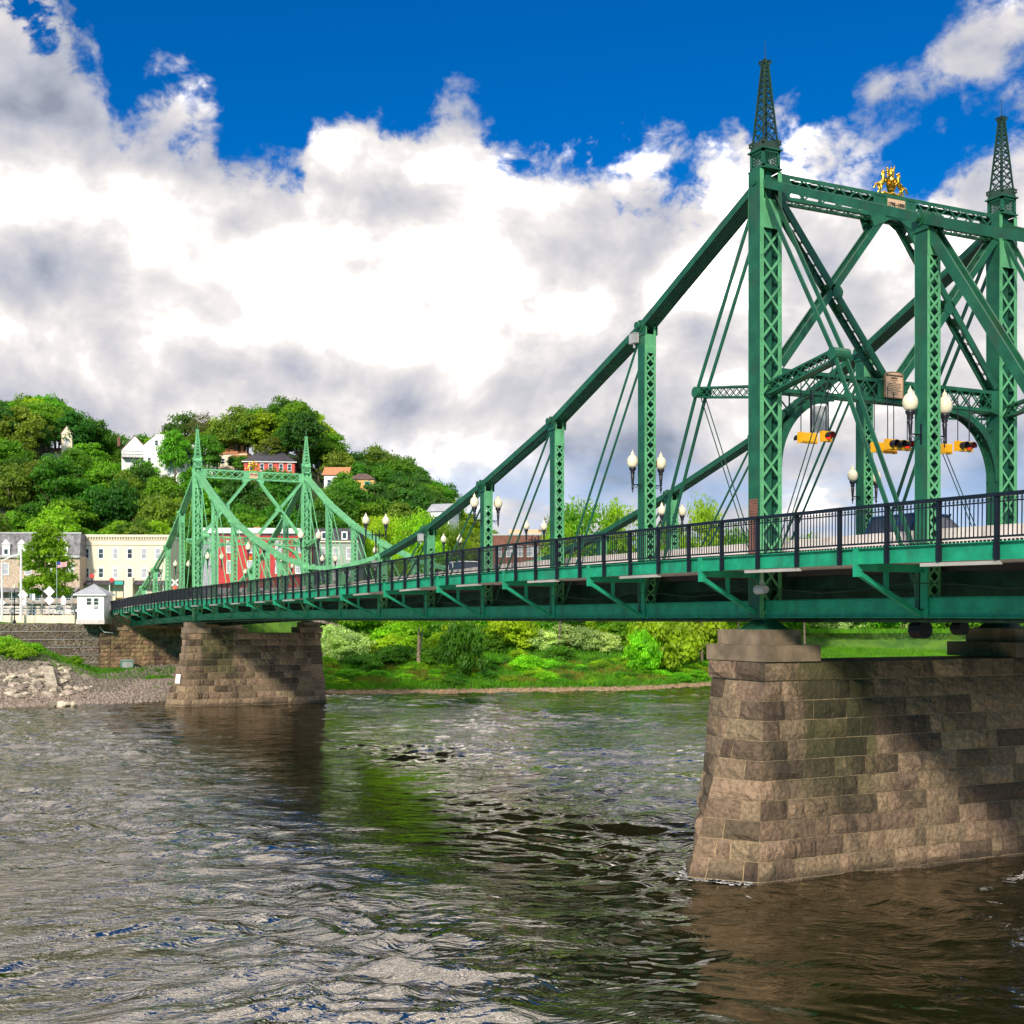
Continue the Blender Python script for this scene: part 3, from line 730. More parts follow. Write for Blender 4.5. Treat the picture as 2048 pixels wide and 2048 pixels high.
# portals
def portal(n):
    m = gmat(n); x = n * PN; D = dz(n); y0, y1 = -.42, -WB + .42; yc = -WB / 2
    def girder(zt, zb, cell, name, hx=.27):
        b = MB()
        for e in (-1, 1):
            X = x + e * hx
            for zz, hh in ((zt, -.12), (zb, .12)): b.box(X - .012, y0, min(zz, zz + hh), X + .012, y1, max(zz, zz + hh))
            b.box(X - .012, yc - 1.0, zb + .1, X + .012, yc + 1.0, zt - .1) if zt > 12 else b.box(X - .012, yc - .8, zb + .1, X + .012, yc + .8, zt - .1)
        for zz in (zt, zb):
            for e in (-1, 1): b.box(x + e * hx, y0, zz - .012, x + e * (hx - .12), y1, zz + .012)
        o = b.build(name, m, BR)
        l = MB()
        wc = 1.0 if zt > 12 else .8
        for e in (-1, 1):
            for ya, yb in ((y0 - .25, yc + wc), (yc - wc, y1 + .25)):
                k = round(abs(ya - yb) / cell)
                l.lace((x + e * hx, ya, zb + .08), (x + e * hx, yb, zb + .08), (x + e * hx, ya, zt - .08), (x + e * hx, yb, zt - .08), k, .055, .014, (e, 0, 0))
        for zz in (zt, zb):
            l.lace((x - hx + .08, y0, zz), (x - hx + .08, y1, zz), (x + hx - .08, y0, zz), (x + hx - .08, y1, zz), 14, .05, .012, (0, 0, 1))
        l.build('lacing', m, o)
        # end gussets
        g_ = MB()
        for e in (-1, 1):
            for yy, s in ((y0, -1), (y1, 1)): g_.prism([(x + e * (hx + .015), yy, zb - .12), (x + e * (hx + .015), yy + s * .42, zb), (x + e * (hx + .015), yy + s * .42, zt), (x + e * (hx + .015), yy, zt + .02)], (e * .012, 0, 0))
        g_.build('gusset', m, o)
    girder(15.28 + D, 14.42 + D, .72, 'top_strut'); girder(8.60 + D, 7.80 + D, .62, 'lower_strut')
    zu, zl = 14.38 + D, 8.63 + D
    for (ya, za, yb, zb) in ((y0 - .1, zu, yc + .35, zl), (yc + .55, zu, y0 - .1, zl + .1), (y1 + .1, zu, yc - .35, zl), (yc - .55, zu, y1 + .1, zl + .1)):
        b = MB(); p = Vector((x, ya, za)); q = Vector((x, yb, zb))
        for e in (-1, 1):
            b.bar(p + Vector((e * .25, 0, 0)), q + Vector((e * .25, 0, 0)), .025, .24, (1, 0, 0))
            dd = (q - p).normalized(); nn = dd.cross(Vector((1, 0, 0)))
            for s in (-1, 1): b.bar(p + Vector((e * .22, 0, 0)) + nn * .11 * s, q + Vector((e * .22, 0, 0)) + nn * .12 * s, .08, .02, (1, 0, 0))
        for f in (.06, .45, .56, .94): b.bar(p.lerp(q, f), p.lerp(q, f + .05), .48, .02, (1, 0, 0))
        o = b.build('portal_brace', m, BR)
        l = MB(); l.lace(p + Vector((-.22, 0, 0)), q + Vector((-.22, 0, 0)), p + Vector((.22, 0, 0)), q + Vector((.22, 0, 0)), 16, .03, .012, nn); l.build('lacing', m, o)
    # cross plates and centre gussets
    for s in (1, -1):
        b = MB(); yy = yc + s * 2.62; zz = (zu + zl) / 2
        for e in (-1, 1): b.tube([(x + e * .27, yy, zz), (x + e * .285, yy, zz)], .24, 8)
        for e in (-1, 1): b.prism([(x + e * .275, yc + s * .2, zu + .05), (x + e * .275, yc + s * 1.15, zu + .05), (x + e * .275, yc + s * .98, zu - .35), (x + e * .275, yc + s * .45, zu - .1)], (e * .012, 0, 0))
        b.build('joint_plate', m, BR)
    for yy, s in ((y0, -1), (y1, 1)):
        b = MB(); arc = []
        for k in range(13):
            t = k / 12 * math.pi / 2; arc.append((yy + s * 2.4 * (1 - math.cos(t)) , 5.2 + D + 2.55 * math.sin(t)))
        for (a0, c0), (a1, c1) in zip(arc[:-1], arc[1:]):
            for e in (-1, 1):
                b.bar((x + e * .22, a0, c0), (x + e * .22, a1, c1), .04, .24, (1, 0, 0))
            b.bar((x, a0, c0), (x, a1, c1), .5, .025, (1, 0, 0))
        o = b.build('knee_brace', m, BR)
        g_ = MB(); hc = Vector((x, yy + s * .62, 7.2 + D))
        for k in range(8):
            t = k / 8 * 2 * math.pi + .39
            t = k / 8 * 2 * math.pi; ln = .62 if s * math.cos(t) <= .2 or True else .4
            q_ = hc + Vector((0, math.cos(t) * s * ln * (.95 if math.cos(t) < .3 else .55), math.sin(t) * (.58 if math.sin(t) > -.3 else .5)))
            g_.bar(hc, q_, .03, .05, (1, 0, 0))
        g_.tube([hc + Vector((-.05, 0, 0)), hc + Vector((.05, 0, 0))], .17, 12); g_.build('spoked_ornament', m, o)
portal(0); portal(12)
# bottom chord, floor beams, deck, fascia, brackets
for n in range(-5, 17):
    for yt in YT:
        b = MB(); x0, x1 = n * PN, (n + 1) * PN; z0, z1 = bot_z(n), bot_z(n + 1); hh = .60
        for s in (-1, 1):
            Y = yt + s * .22
            b.add([(x0, Y - .015, z0 + .03), (x1, Y - .015, z1 + .03), (x1, Y - .015, z1 + hh), (x0, Y - .015, z0 + hh), (x0, Y + .015, z0 + .03), (x1, Y + .015, z1 + .03), (x1, Y + .015, z1 + hh), (x0, Y + .015, z0 + hh)],
                  [(0, 1, 2, 3), (7, 6, 5, 4), (0, 4, 5, 1), (3, 2, 6, 7), (0, 3, 7, 4), (1, 5, 6, 2)])
            for zz in (.06, hh - .05): b.bar((x0, yt + s * .25, z0 + zz), (x1, yt + s * .25, z1 + zz), .09, .02)
        b.bar((x0, yt, z0 + .015), (x1, yt, z1 + .015), .6, .03)
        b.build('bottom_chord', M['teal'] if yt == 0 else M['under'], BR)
for n in range(-5, 18):
    x = n * PN; zr = rail_z(n); zb = bot_z(n)
    b = MB()
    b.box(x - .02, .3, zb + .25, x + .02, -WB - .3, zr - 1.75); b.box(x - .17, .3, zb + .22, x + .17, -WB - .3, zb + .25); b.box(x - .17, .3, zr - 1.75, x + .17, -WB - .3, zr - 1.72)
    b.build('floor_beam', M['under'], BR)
    for side in (1, -1):
        Y = lambda o_: o_ if side > 0 else -WB - o_
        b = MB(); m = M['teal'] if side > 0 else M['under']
        b.box(x - .09, Y(2.70), zr - 1.93, x + .09, Y(2.58), zr - 1.12)
        b.bar((x, Y(2.60), zr - 1.82), (x, Y(.30), zb + .10), .15, .13, (1, 0, 0))
        b.bar((x, Y(2.6), zr - 1.66), (x, Y(.3), zr - 1.66), .14, .22, (1, 0, 0))
        b.box(x - .05, Y(1.62), zr - 1.65, x + .05, Y(1.50), zb + (zr - 1.82 - zb) * .55)
        b.box(x - .30, Y(.30), zb + .02, x + .02, Y(.26), zr - 1.55)
        b.build('deck_bracket', m, BR)
for n in range(-5, 17):
    x0, x1 = n * PN, (n + 1) * PN; a, c = rail_z(n), rail_z(n + 1)
    def slab(o0, o1, t0, t1, name, m):
        b = MB(); b.add([(x0, o0, a + t0), (x1, o0, c + t0), (x1, o1, c + t0), (x0, o1, a + t0), (x0, o0, a + t1), (x1, o0, c + t1), (x1, o1, c + t1), (x0, o1, a + t1)],
                        [(3, 2, 1, 0), (4, 5, 6, 7), (0, 1, 5, 4), (1, 2, 6, 5), (2, 3, 7, 6), (3, 0, 4, 7)])
        return recalc(b.build(name, m, BR))
    slab(-.62, -WB + .62, -1.72, -1.28, 'roadway', M['asph'])
    for s in (1, -1):
        Y = lambda o_: o_ if s > 0 else -WB - o_
        slab(Y(-.62), Y(2.56), -1.53, -1.17, 'sidewalk', M['conc'])
        slab(Y(-.60), Y(-.84), -1.165, -.47, 'traffic_barrier', M['conc'])
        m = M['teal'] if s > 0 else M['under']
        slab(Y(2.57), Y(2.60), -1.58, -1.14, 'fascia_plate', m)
        b = MB()
        for zz in (-1.575, -1.145): b.bar((x0, Y(2.63), a + zz), (x1, Y(2.63), c + zz), .12, .02)
        for k in range(1, 4): b.box(x0 + k * PN / 4 - .01 - PN / 8, Y(2.60), rail_z(n + k / 4 - .125) - 1.56, x0 + k * PN / 4 + .01 - PN / 8, Y(2.615), rail_z(n + k / 4 - .125) - 1.16)
        b.build('fascia_flange', m, BR)
        if s > 0:
            b = MB()
            for k in range(60):
                X = x0 + (k + .5) * PN / 60; zz = interp(X / PN, [n, n + 1], [a, c]); b.box(X - .018, 2.60, zz - 1.135, X + .018, 2.66, zz - 1.085)
            b.build('rivet_row', M['navy'], BR, kind='stuff')
    b = MB()
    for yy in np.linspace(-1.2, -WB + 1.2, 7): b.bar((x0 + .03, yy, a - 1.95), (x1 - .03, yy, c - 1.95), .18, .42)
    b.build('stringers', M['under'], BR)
    # under-deck light strip
    xa = (n + .335) * PN if n >= 0 else (n + .325) * PN
    b = MB(); zz = rail_z(n + .5) - 1.64
    b.bar((xa, 2.66, interp(xa / PN, [n, n + 1], [a, c]) - 1.66), (xa + 2.6, 2.66, interp(xa / PN + .34, [n, n + 1], [a, c]) - 1.66), .16, .09); b.build('light_strip', M['striplight'], BR)
# railing: one panel mesh shared by all bays
def rail_panel_mesh():
    b = MB(); L = PN / 4
    b.bar((0, 0, 0), (L, 0, 0), .12, .10)
    b.bar((0, 0, -.17), (L, 0, -.17), .05, .035); b.bar((0, 0, -1.02), (L, 0, -1.02), .06, .05)
    n = 14
    for i in range(n):
        x = (i + .5) * L / n
        b.bar((x, 0, -.19), (x, 0, -1.0), .022, .022, (1, 0, 0))
        b.bar((x, 0, -.16), (x, 0, -.04), .016, .022, (1, 0, 0))
        b.tube([(x + .045 * math.cos(t), 0, -.105 + .045 * math.sin(t)) for t in (0, 1.57, 3.14, 4.71, 6.28)], .010, 3, False)
    return b.mesh('railing_panel', M['navy'])
RP = rail_panel_mesh()
pb = MB(); pb.box(-.045, -.04, -1.60, .045, .08, -.02); pb.box(-.075, -.06, -.04, .075, .13, .02); pb.box(-.10, .03, -1.55, .10, .045, -1.15)
PP = pb.mesh('railing_post', M['navy'])
for s in (1, -1):
    Y = 2.70 if s > 0 else -WB - 2.70
    for k in range(-20, 69):
        n = (k + .32) / 4; x = n * PN; z = rail_z(n)
        share('railing_post', PP, BR, (x, Y, z), scale=(1, s, 1))
        if k < 68:
            z2 = rail_z(n + .25); share('railing_panel', RP, BR, (x, Y, z), (0, -math.atan2(z2 - z, PN / 4), 0))
# service pipes and cables below deck
b = MB()
for yy in (-1.7, -2.6): b.tube([(n * PN, yy, bot_z(n) - .06 - (.0)) for n in range(-5, 17)], .09, 6)
b.tube([(x, .32, bot_z(x / PN) + .9 + .12 * math.cos((x % PN) / PN * 6.28)) for x in np.arange(-30, 120, 1.9)], .012, 4)
b.build('service_pipes', M['under'], BR)
b = MB(); b.tube([(-5.6, -1.9, -.35), (-5.1, -1.9, -.35)], .28, 10); b.tube([(-5.9, -3.2, -.30), (-5.5, -3.2, -.30)], .22, 10); b.build('drain_pots', M['black'], BR)
# brick red wear patch on near tower base
b = MB()
for k in range(26):
    z = 1.9 + k * .085; b.box(-.20, .462, z, .26, .476, z + .07)
b.build('brick_strip', M['brick'], BR)

# ------------------------------------------------------------------ plaques and crest
def text_obj(s_, size, loc, parent, name, m, rot, align='CENTER'):
    cu = bpy.data.curves.new(name, 'FONT'); cu.body = s_; cu.size = size; cu.align_x = align; cu.align_y = 'CENTER'; cu.extrude = .008; cu.offset = .006
    o = bpy.data.objects.new('tmp', cu); me = bpy.data.meshes.new_from_object(o); bpy.data.objects.remove(o); bpy.data.curves.remove(cu)
    me.materials.append(m); q = bpy.data.objects.new(name, me); col.objects.link(q); q.parent = parent; q.location = loc; q.rotation_euler = rot
    return q
ROT = (R(90), 0, R(-90))       # reads from the -X side
def portal_fittings(n, whch):
    x = n * PN - .31; yc = -WB / 2; D = dz(n)
    t = thing('date_plaque', 'sand coloured date plaque 1795-1895 at the top strut of the %s portal' % whch, 'plaque', (x, yc, 14.85 + D))
    b = MB(); b.box(-.03, -.42, -.28, .0, .42, .28); b.build('plate', M['plaque'], t)
    b = MB()
    for (a, c, d, e) in ((-.48, -.34, .48, -.28), (-.48, .28, .48, .34), (-.48, -.28, -.42, .28), (.42, -.28, .48, .28)): b.box(-.045, a, c, 0, d, e)
    b.build('frame', gmat(n), t)
    text_obj('1795\u20131895', .175, (-.042, 0, .07), t, 'lettering', M['ink'], ROT)
    if n == 0:
        t2 = thing('builder_plaque', 'arched sand coloured builder plaque on the lower strut of the near portal', 'plaque', (x, yc + .12, 8.42 + D)); t2.scale = (1, .66, .55)
        b = MB(); pr = [(0, .62, -.85), (0, .62, .62)] + [(0, .62 * math.cos(k / 8 * math.pi), .62 + .22 * math.sin(k / 8 * math.pi)) for k in range(1, 8)] + [(0, -.62, .62), (0, -.62, -.85)]
        b.prism(pr, (-.05, 0, 0)); recalc(b.build('plate', M['plaque'], t2))
        fr = MB()
        for p, q in zip(pr, pr[1:] + pr[:1]): fr.bar((-.03, p[1], p[2]), (-.03, q[1], q[2]), .08, .05, (1, 0, 0))
        fr.build('frame', M['stone2'], t2)
        text_obj('DELAWARE BRIDGE', .135, (-.058, 0, .60), t2, 'heading', M['ink'], ROT)
        text_obj('ERECTED', .10, (-.058, 0, .44), t2, 'lettering', M['ink'], ROT)
        r = random.Random(4)
        for k, wd in enumerate((.5, .2, .95, .9, .98, .7, .95, .55, .5)):
            b = MB(); z = .30 - k * .115; y = -wd / 2
            while y < wd / 2 - .03:
                l = r.uniform(.04, .14); b.box(-.056, y, z - .02, -.049, min(wd / 2, y + l), z + .025); y += l + .03
            b.build('worn_text_line', M['ink'], t2)
    else:
        t2 = thing('builder_plaque', 'pale builder plaque on the lower strut of the distant portal', 'plaque', (x, yc, 8.25 + D))
        b = MB(); b.box(-.05, -.6, -.7, 0, .6, .7); b.build('plate', M['plaque'], t2)
    # crest
    t3 = thing('gilded_crest', 'gilded coat of arms with two horses and an eagle on top of the %s portal' % whch, 'coat of arms', (x + .25, yc, 15.30 + D)); t3.scale = (.86, .86, .92)
    b = MB()
    prof = [(0, .26, .72), (0, .24, .48), (0, .14, .22), (0, 0, .10), (0, -.14, .22), (0, -.24, .48), (0, -.26, .72), (0, -.12, .78), (0, 0, .74), (0, .12, .78)]
    b.prism([(-.07, p[1], p[2]) for p in prof], (.12, 0, 0))
    for k in range(10): t_ = k / 10 * 6.28; b.tube([(-.08, .2 * math.cos(t_), .48 + .24 * math.sin(t_)), (-.13, .14 * math.cos(t_), .48 + .17 * math.sin(t_))], [.05, .03], 5)
    b.tube([(-.10, 0, .42), (-.14, 0, .48), (-.10, 0, .54)], [.09, .12, .08], 6)
    recalc(b.build('shield', M['gold'], t3))
    for s in (1, -1):
        h = MB()
        h.tube([(0, s * .66, .40), (0, s * .50, .48), (0, s * .38, .64), (0, s * .42, .82), (0, s * .44, .93)], [.09, .115, .10, .065, .055], 8)      # body and neck
        h.tube([(0, s * .46, .95), (0, s * .36, .93), (0, s * .30, .90)], [.06, .045, .03], 7)                                                      # head
        h.tube([(0, s * .46, .98), (0, s * .46, 1.03)], [.02, .008], 4)
        for dx in (-.06, .06):
            h.tube([(dx, s * .62, .40), (dx, s * .56, .24), (dx, s * .66, .12), (dx, s * .56 + dx, .0)], [.075, .045, .03, .03], 6)
            h.tube([(dx, s * .40, .60), (dx, s * .26, .62 + dx), (dx, s * .24, .50 + dx)], [.05, .032, .025], 6)
        h.tube([(0, s * .70, .44), (0, s * .82, .42), (0, s * .88, .28), (0, s * .98, .20)], [.03, .045, .045, .012], 6)
        h.tube([(0, s * .47, .94), (0, s * .50, .80), (0, s * .47, .66)], [.03, .04, .02], 5)
        h.build('horse', M['gold'], t3, smooth=True)
    e = MB(); e.tube([(0, .0, .74), (0, .01, .92), (0, -.01, 1.06), (0, -.05, 1.14)], [.08, .095, .06, .05], 8)
    e.tube([(0, -.05, 1.15), (0, .04, 1.13)], [.04, .012], 5)
    for s in (1, -1):
        for k in range(4): e.tube([(0, s * .07, .98 - k * .05), (.02, s * (.20 - k * .01), 1.14 - k * .10), (.03, s * (.24 - k * .03), 1.30 - k * .13 if s < 0 else 1.02 - k * .09)], [.045, .04, .012], 5)
    e.build('eagle', M['gold'], t3, smooth=True)
    s_ = MB(); s_.tube([(0, -.62, .03), (-.05, -.42, .10), (-.1, -.2, .04), (-.1, 0, .10), (-.1, .2, .04), (-.05, .42, .10), (0, .62, .03)], [.05, .08, .07, .09, .07, .08, .05], 7)
    s_.build('scroll_base', M['gold'], t3, smooth=True)
portal_fittings(0, 'near'); portal_fittings(12, 'distant')

# ------------------------------------------------------------------ lamps
def make_lamp():
    t = thing('street_lamp', 'x', 'lamp', (0, 0, 0))
    b = MB(); b.lathe((0, 0, 0), [(.10, 0), (.19, .08), (.225, .20), (.215, .33), (.16, .44), (.085, .50), (.07, .53), (.085, .55), (.06, .60), (.015, .66), (.01, .72)], 14); b.build('globe', M['globe'], t, smooth=True)
    b = MB(); b.lathe((0, 0, 0), [(.012, -.98), (.03, -.94), (.012, -.90), (.045, -.84), (.05, -.78), (.035, -.72), (.05, -.62), (.06, -.45), (.075, -.30), (.055, -.27), (.10, -.20), (.075, -.15), (.13, -.08), (.15, 0), (.10, .01)], 12); b.build('stem', M['black'], t, smooth=True)
    b = MB()
    b.bar((0, 0, -.66), (0, -.42, -.66), .03, .03); b.tube([(0, -.08, -.72), (0, -.18, -.78), (0, -.24, -.72), (0, -.20, -.69), (0, -.30, -.68), (0, -.40, -.80)], .014, 5)
    b.box(-.04, -.45, -.95, .04, -.41, -.35); b.build('bracket', M['black'], t)
    return t
lamp0 = make_lamp(); used = False
def put_lamp(x, y, z, ang, label, group):
    global used
    if not used: o = lamp0; used = True; o.location = (x, y, z); o.rotation_euler = (0, 0, ang); o['label'] = label; o['group'] = group
    else: o = dup(lamp0, (x, y, z), ang, label, group)
    return o
side_txt = {0: 'near truss', 1: 'far truss'}
ordn = {-1: 'just right of the near tower', 1: 'first post left of the near tower', 3: 'third post left of the near tower', 5: 'on a tall pole near midspan', 7: 'on a pole in front of the distant right tower', 9: 'three posts right of the distant left tower', 11: 'beside the distant left tower', 13: 'just left of the distant left tower', 15: 'near the far abutment', -3: 'three posts right of the near tower'}
for n in (-3, -1, 1, 3, 5, 7, 9, 11, 13, 15):
    for i, yt in enumerate(YT):
        zb = 5.92 + dz(n) + (.05 if n < 4 else 0) - (.35 if n == 3 else 0); x = n * PN
        for s in (1, -1):
            where = 'sidewalk side' if (s > 0) == (i == 0) else 'roadway side'
            lab = 'globe lamp %s, %s, %s' % (ordn[n], side_txt[i], where)
            put_lamp(x + (1.2 if n == 5 else 0), yt + s * (.66 if abs(top_z(n) - 4) > 1.5 or n in (3, 9) else .66), zb, 0 if s > 0 else math.pi, lab, 'globe lamps along the bridge')
        if top_z(n) < 5.4 or n in (7,):
            xx = x + (1.2 if n == 5 else 0)
            t = thingw('lamp_pole', 'black twin-arm lamp pole standing by the %s post, %s' % ({5: 'midspan', 7: 'distant right tower', 9: 'ninth', 15: 'last', -3: 'rightmost'}.get(n, 'low'), side_txt[i]), 'lamp pole', (xx, yt, rail_z(n) - 1.2))
            b = MB(); b.tube([(xx, yt, rail_z(n) - 1.2), (xx, yt, zb - .5)], [.07, .05], 8); b.bar((xx, yt - .3, zb - .66), (xx, yt + .3, zb - .66), .04, .05); b.build('pole', M['black'], t)

# ------------------------------------------------------------------ traffic signals on the near portal (and two on the far)
def signal(px, py, lens, face, label, X=-.9, Y=None, rodtop=8.1, sc=1.0):
    # bearing px on the plane X
    k = (px - 1024) / FPX; dx = X - CAMX
    dyf = (k * dx * CY + dx * SY) / (CY - k * SY); y = CAMY - dyf; dep = dx * CY + dyf * SY; z = HZ(py, dep)
    t = thing('traffic_signal', label, 'traffic light', (X, y, z)); w = .34 * lens
    b = MB(); b.box(-.10, -w / 2, -.17, .10, w / 2, .17)
    for i in range(lens + 1): yy = -w / 2 + i * .34; b.box(-.11, yy - .012, -.185, .11, yy + .012, .185)
    b.box(-.13 if face > 0 else .09, -w / 2 + .03, -.13, -.09 if face > 0 else .13, w / 2 - .03, .13)
    b.build('housing', M['yellow'], t)
    for i in range(lens):
        yy = -w / 2 + (i + .5) * .34; fx = -face * 1.0
        v = MB(); prof = []
        for (r0, x0_) in ((.135, .10), (.135, .34)):
            prof.append([(-face * -1 * x0_ * -1 if False else (x0_ if face > 0 else -x0_) * -1 * -1, yy + r0 * math.cos(a), r0 * math.sin(a)) for a in np.linspace(-.5, math.pi + .5, 12)])
        sx = -1 if face < 0 else 1
        # face<0: looks to -X
        prof = [[(sx * x0_, yy + .135 * math.cos(a), .135 * math.sin(a)) for a in np.linspace(-.5, math.pi + .5, 12)] for x0_ in (.10, .36)]
        k0 = prof[0] + prof[1] + [(p[0], yy + (p[1] - yy) * .88, p[2] * .88) for p in prof[0]] + [(p[0], yy + (p[1] - yy) * .88, p[2] * .88) for p in prof[1]]
        fs = []
        for j in range(11): fs += [(j, j + 1, 13 + j, 12 + j), (24 + j, 36 + j, 37 + j, 25 + j), (12 + j, 13 + j, 37 + j, 36 + j)]
        v.add(k0, fs); v.build('visor', M['black'], t)
        ln = MB(); ln.tube([(sx * .10, yy, 0), (sx * .13, yy, 0)], [.115, .10], 12)
        ln.build('lens', M['redlens'] if i == 0 else M['darklens'], t)
    r = MB()
    for yy in ((-w / 2 + .06, w / 2 - .06) if lens > 1 else (0,)): r.tube([(0, yy, .17), (0, yy, rodtop - z)], .018, 6)
    r.build('hanger_rod', M['black'], t)
    return t
signal(1615, 876, 2, 1, 'yellow traffic signal seen from behind, hanging left under the near portal strut')
signal(1652, 873, 1, -1, 'single yellow signal with red lens hanging beside the left tower')
signal(1768, 896, 3, 1, 'long yellow signal seen from behind, hanging below the builder plaque', X=-.6)
signal(1795, 890, 3, -1, 'row of three black visored lights with red lit, left of the globe lamp', X=-1.25)
signal(1893, 898, 1, 1, 'small yellow signal seen from behind, below the right globe lamp')
signal(1927, 893, 2, -1, 'pair of black visored lights with red lit, hanging right of the globe lamps', X=-1.1)
signal(472, 1113, 1, -1, 'small yellow signal under the left half of the distant portal', X=91.0, rodtop=7.6)
signal(500, 1117, 1, 1, 'small yellow signal under the middle of the distant portal', X=91.0, rodtop=7.6)
t = thing('hanging_panel', 'pale grey sign back hanging under the left end of the near portal strut', 'sign', (-.5, -1.95, 7.0))
b = MB(); b.box(-.02, -.35, -.55, .02, .35, .38); b.build('panel', M['galv'], t)
b = MB()
for yy in (-.37, .37): b.box(-.03, yy - .02, -.58, .03, yy + .02, .9)
b.build('frame', M['black'], t)
t = thing('navigation_light', 'weathered grey floodlight hanging under the deck beside the near tower', 'floodlight', (-1.55, 1.3, .95))
b = MB(); b.tube([(-.2, 0, 0), (.28, 0, 0)], [.13, .16], 10); b.build('housing', M['galv'], t)
b = MB(); b.tube([(0, 0, .12), (0, 0, .75)], .02, 6); b.tube([(-.08, 0, .12), (-.12, 0, .25), (0, 0, .34), (.12, 0, .25), (.08, 0, .12)], .015, 5); b.build('hanger', M['galv'], t)
for (n, s) in ((1, 0), (5, 0), (4, 0)):
    x = n * PN + .33; t = thing('junction_box', 'small grey electrical box at the chord joint, post %s from the near tower' % {1: 'one', 5: 'five', 4: 'four'}[n], 'electrical box', (x, .38, top_z(n) - .42))
    b = MB(); b.box(-.22, -.08, -.22, .22, .12, .15); b.box(-.24, -.09, .15, .24, .13, .18); b.tube([(0, 0, -.22), (0, 0, -.4)], .05, 6); b.build('box', M['galv'], t)

# ------------------------------------------------------------------ vehicles
def car(label, loc, rz, m, L=4.6, Hh=1.7, suv=True):
    t = thing('parked_car' if loc[2] < .5 and loc[0] > 120 else 'passing_car', label, 'car', loc, rz)
    w = .9; zr = Hh
    low = [(-L / 2, .35), (-L / 2, .8), (-L / 2 + .1, .95), (L / 2 - .9, .98), (L / 2 - .1, .8), (L / 2, .6), (L / 2, .35)]
    b = MB(); b.prism([(x, -w, z) for x, z in low], (0, 2 * w, 0))
    b.prism([(-L / 2 + .55, -w + .12, zr - .06), (-L / 2 + .7, -w + .12, zr), (L / 2 - 2.0, -w + .12, zr), (L / 2 - 1.85, -w + .12, zr - .06)], (0, 2 * w - .24, 0))
    for x in (-L / 2 + .15, -L / 2 + 1.6, L / 2 - 2.3): b.prism([(x, -w + .06, .95), (x + .1, -w + .06, .95), (x + .5, -w + .12, zr), (x + .4, -w + .12, zr)], (0, .03, 0)); b.prism([(x, w - .06, .95), (x + .1, w - .06, .95), (x + .5, w - .12, zr), (x + .4, w - .12, zr)], (0, -.03, 0))
    recalc(b.build('body', m, t))
    b = MB(); b.add([(-L / 2 + .12, -w + .08, .95), (L / 2 - 1.1, -w + .08, .97), (L / 2 - 1.1, w - .08, .97), (-L / 2 + .12, w - .08, .95), (-L / 2 + .6, -w + .16, zr - .05), (L / 2 - 1.95, -w + .16, zr - .05), (L / 2 - 1.95, w - .16, zr - .05), (-L / 2 + .6, w - .16, zr - .05)],
                    [(0, 1, 5, 4), (1, 2, 6, 5), (2, 3, 7, 6), (3, 0, 4, 7), (4, 5, 6, 7)]); b.build('windows', M['pane'], t)
    for x in (-L / 2 + .85, L / 2 - .85):
        for s in (-1, 1):
            b = MB(); b.tube([(x, s * (w - .2), .34), (x, s * (w + .01), .34)], .34, 14); b.build('wheel', M['tyre'], t)
    for s in (-1, 1): b = MB(); b.box(-L / 2 - .02, s * w - s * .22, .7, -L / 2 + .05, s * w - s * .02, .92); b.build('tail_light', M['redmetal'], t)
    return t
car('dark blue car with pale sides driving on the bridge right of the near tower', (-2.3, -5.0, rail_z(-.4) - 1.28), math.pi, M['carblue'], 4.6, 1.75)
car('white car driving on the bridge behind the right railing', (-10.6, -6.8, rail_z(-1.5) - 1.28), 0, M['carwhite'], 4.6, 1.6)
car('white car crossing near midspan behind the railing', (PN * 4.6, -4.0, rail_z(4.6) - 1.28), 0, M['carwhite'], 4.6, 1.65)

# ------------------------------------------------------------------ trees and plants
def crown_mesh(name, seed, R_, H_, z0, ncl, nleaf, ls, m, shape=1.0, sparse=0.0):
    rs = np.random.RandomState(seed)
    C = []
    while len(C) < ncl:
        p = rs.uniform(-1, 1, 3); r = np.linalg.norm(p)
        if r > 1 or r < .45 * (1 - sparse): continue
        if p[2] < -.75: continue
        C.append(p)
    C = np.array(C); taper = 1 - .35 * shape * np.clip(C[:, 2], -1, 1) * (C[:, 2] > 0)
    cen = np.stack([C[:, 0] * R_ * .82 * taper, C[:, 1] * R_ * .82 * taper, z0 + H_ / 2 + C[:, 2] * H_ * .42], -1)
    cr = R_ * rs.uniform(.22, .40, ncl)
    idx = np.repeat(np.arange(ncl), nleaf)
    d = rs.normal(size=(len(idx), 3)); d /= np.linalg.norm(d, axis=1)[:, None]; d[:, 2] = np.abs(d[:, 2]) * .9 + d[:, 2] * .1
    d /= np.linalg.norm(d, axis=1)[:, None]
    rad = cr[idx] * rs.uniform(.55, 1.12, len(idx)) ** 1.0
    P = cen[idx] + d * rad[:, None] * np.array([1, 1, .72])
    nrm = d + rs.normal(size=d.shape) * .55; nrm /= np.linalg.norm(nrm, axis=1)[:, None]
    a = np.cross(nrm, rs.normal(size=d.shape)); a /= np.linalg.norm(a, axis=1)[:, None]; bb = np.cross(nrm, a)
    s = ls * rs.uniform(.6, 1.3, len(idx))[:, None]
    V = np.stack([P - a * s, P - bb * s * .6, P + a * s, P + bb * s * .6], 1).reshape(-1, 3)
    n = len(P)
    me = bpy.data.meshes.new(name); me.vertices.add(4 * n); me.vertices.foreach_set('co', V.ravel().astype('f'))
    me.loops.add(4 * n); me.loops.foreach_set('vertex_index', np.arange(4 * n, dtype='i'))
    me.polygons.add(n); me.polygons.foreach_set('loop_start', (np.arange(n) * 4).astype('i'))
    me.update(calc_edges=True); me.materials.append(m); return me
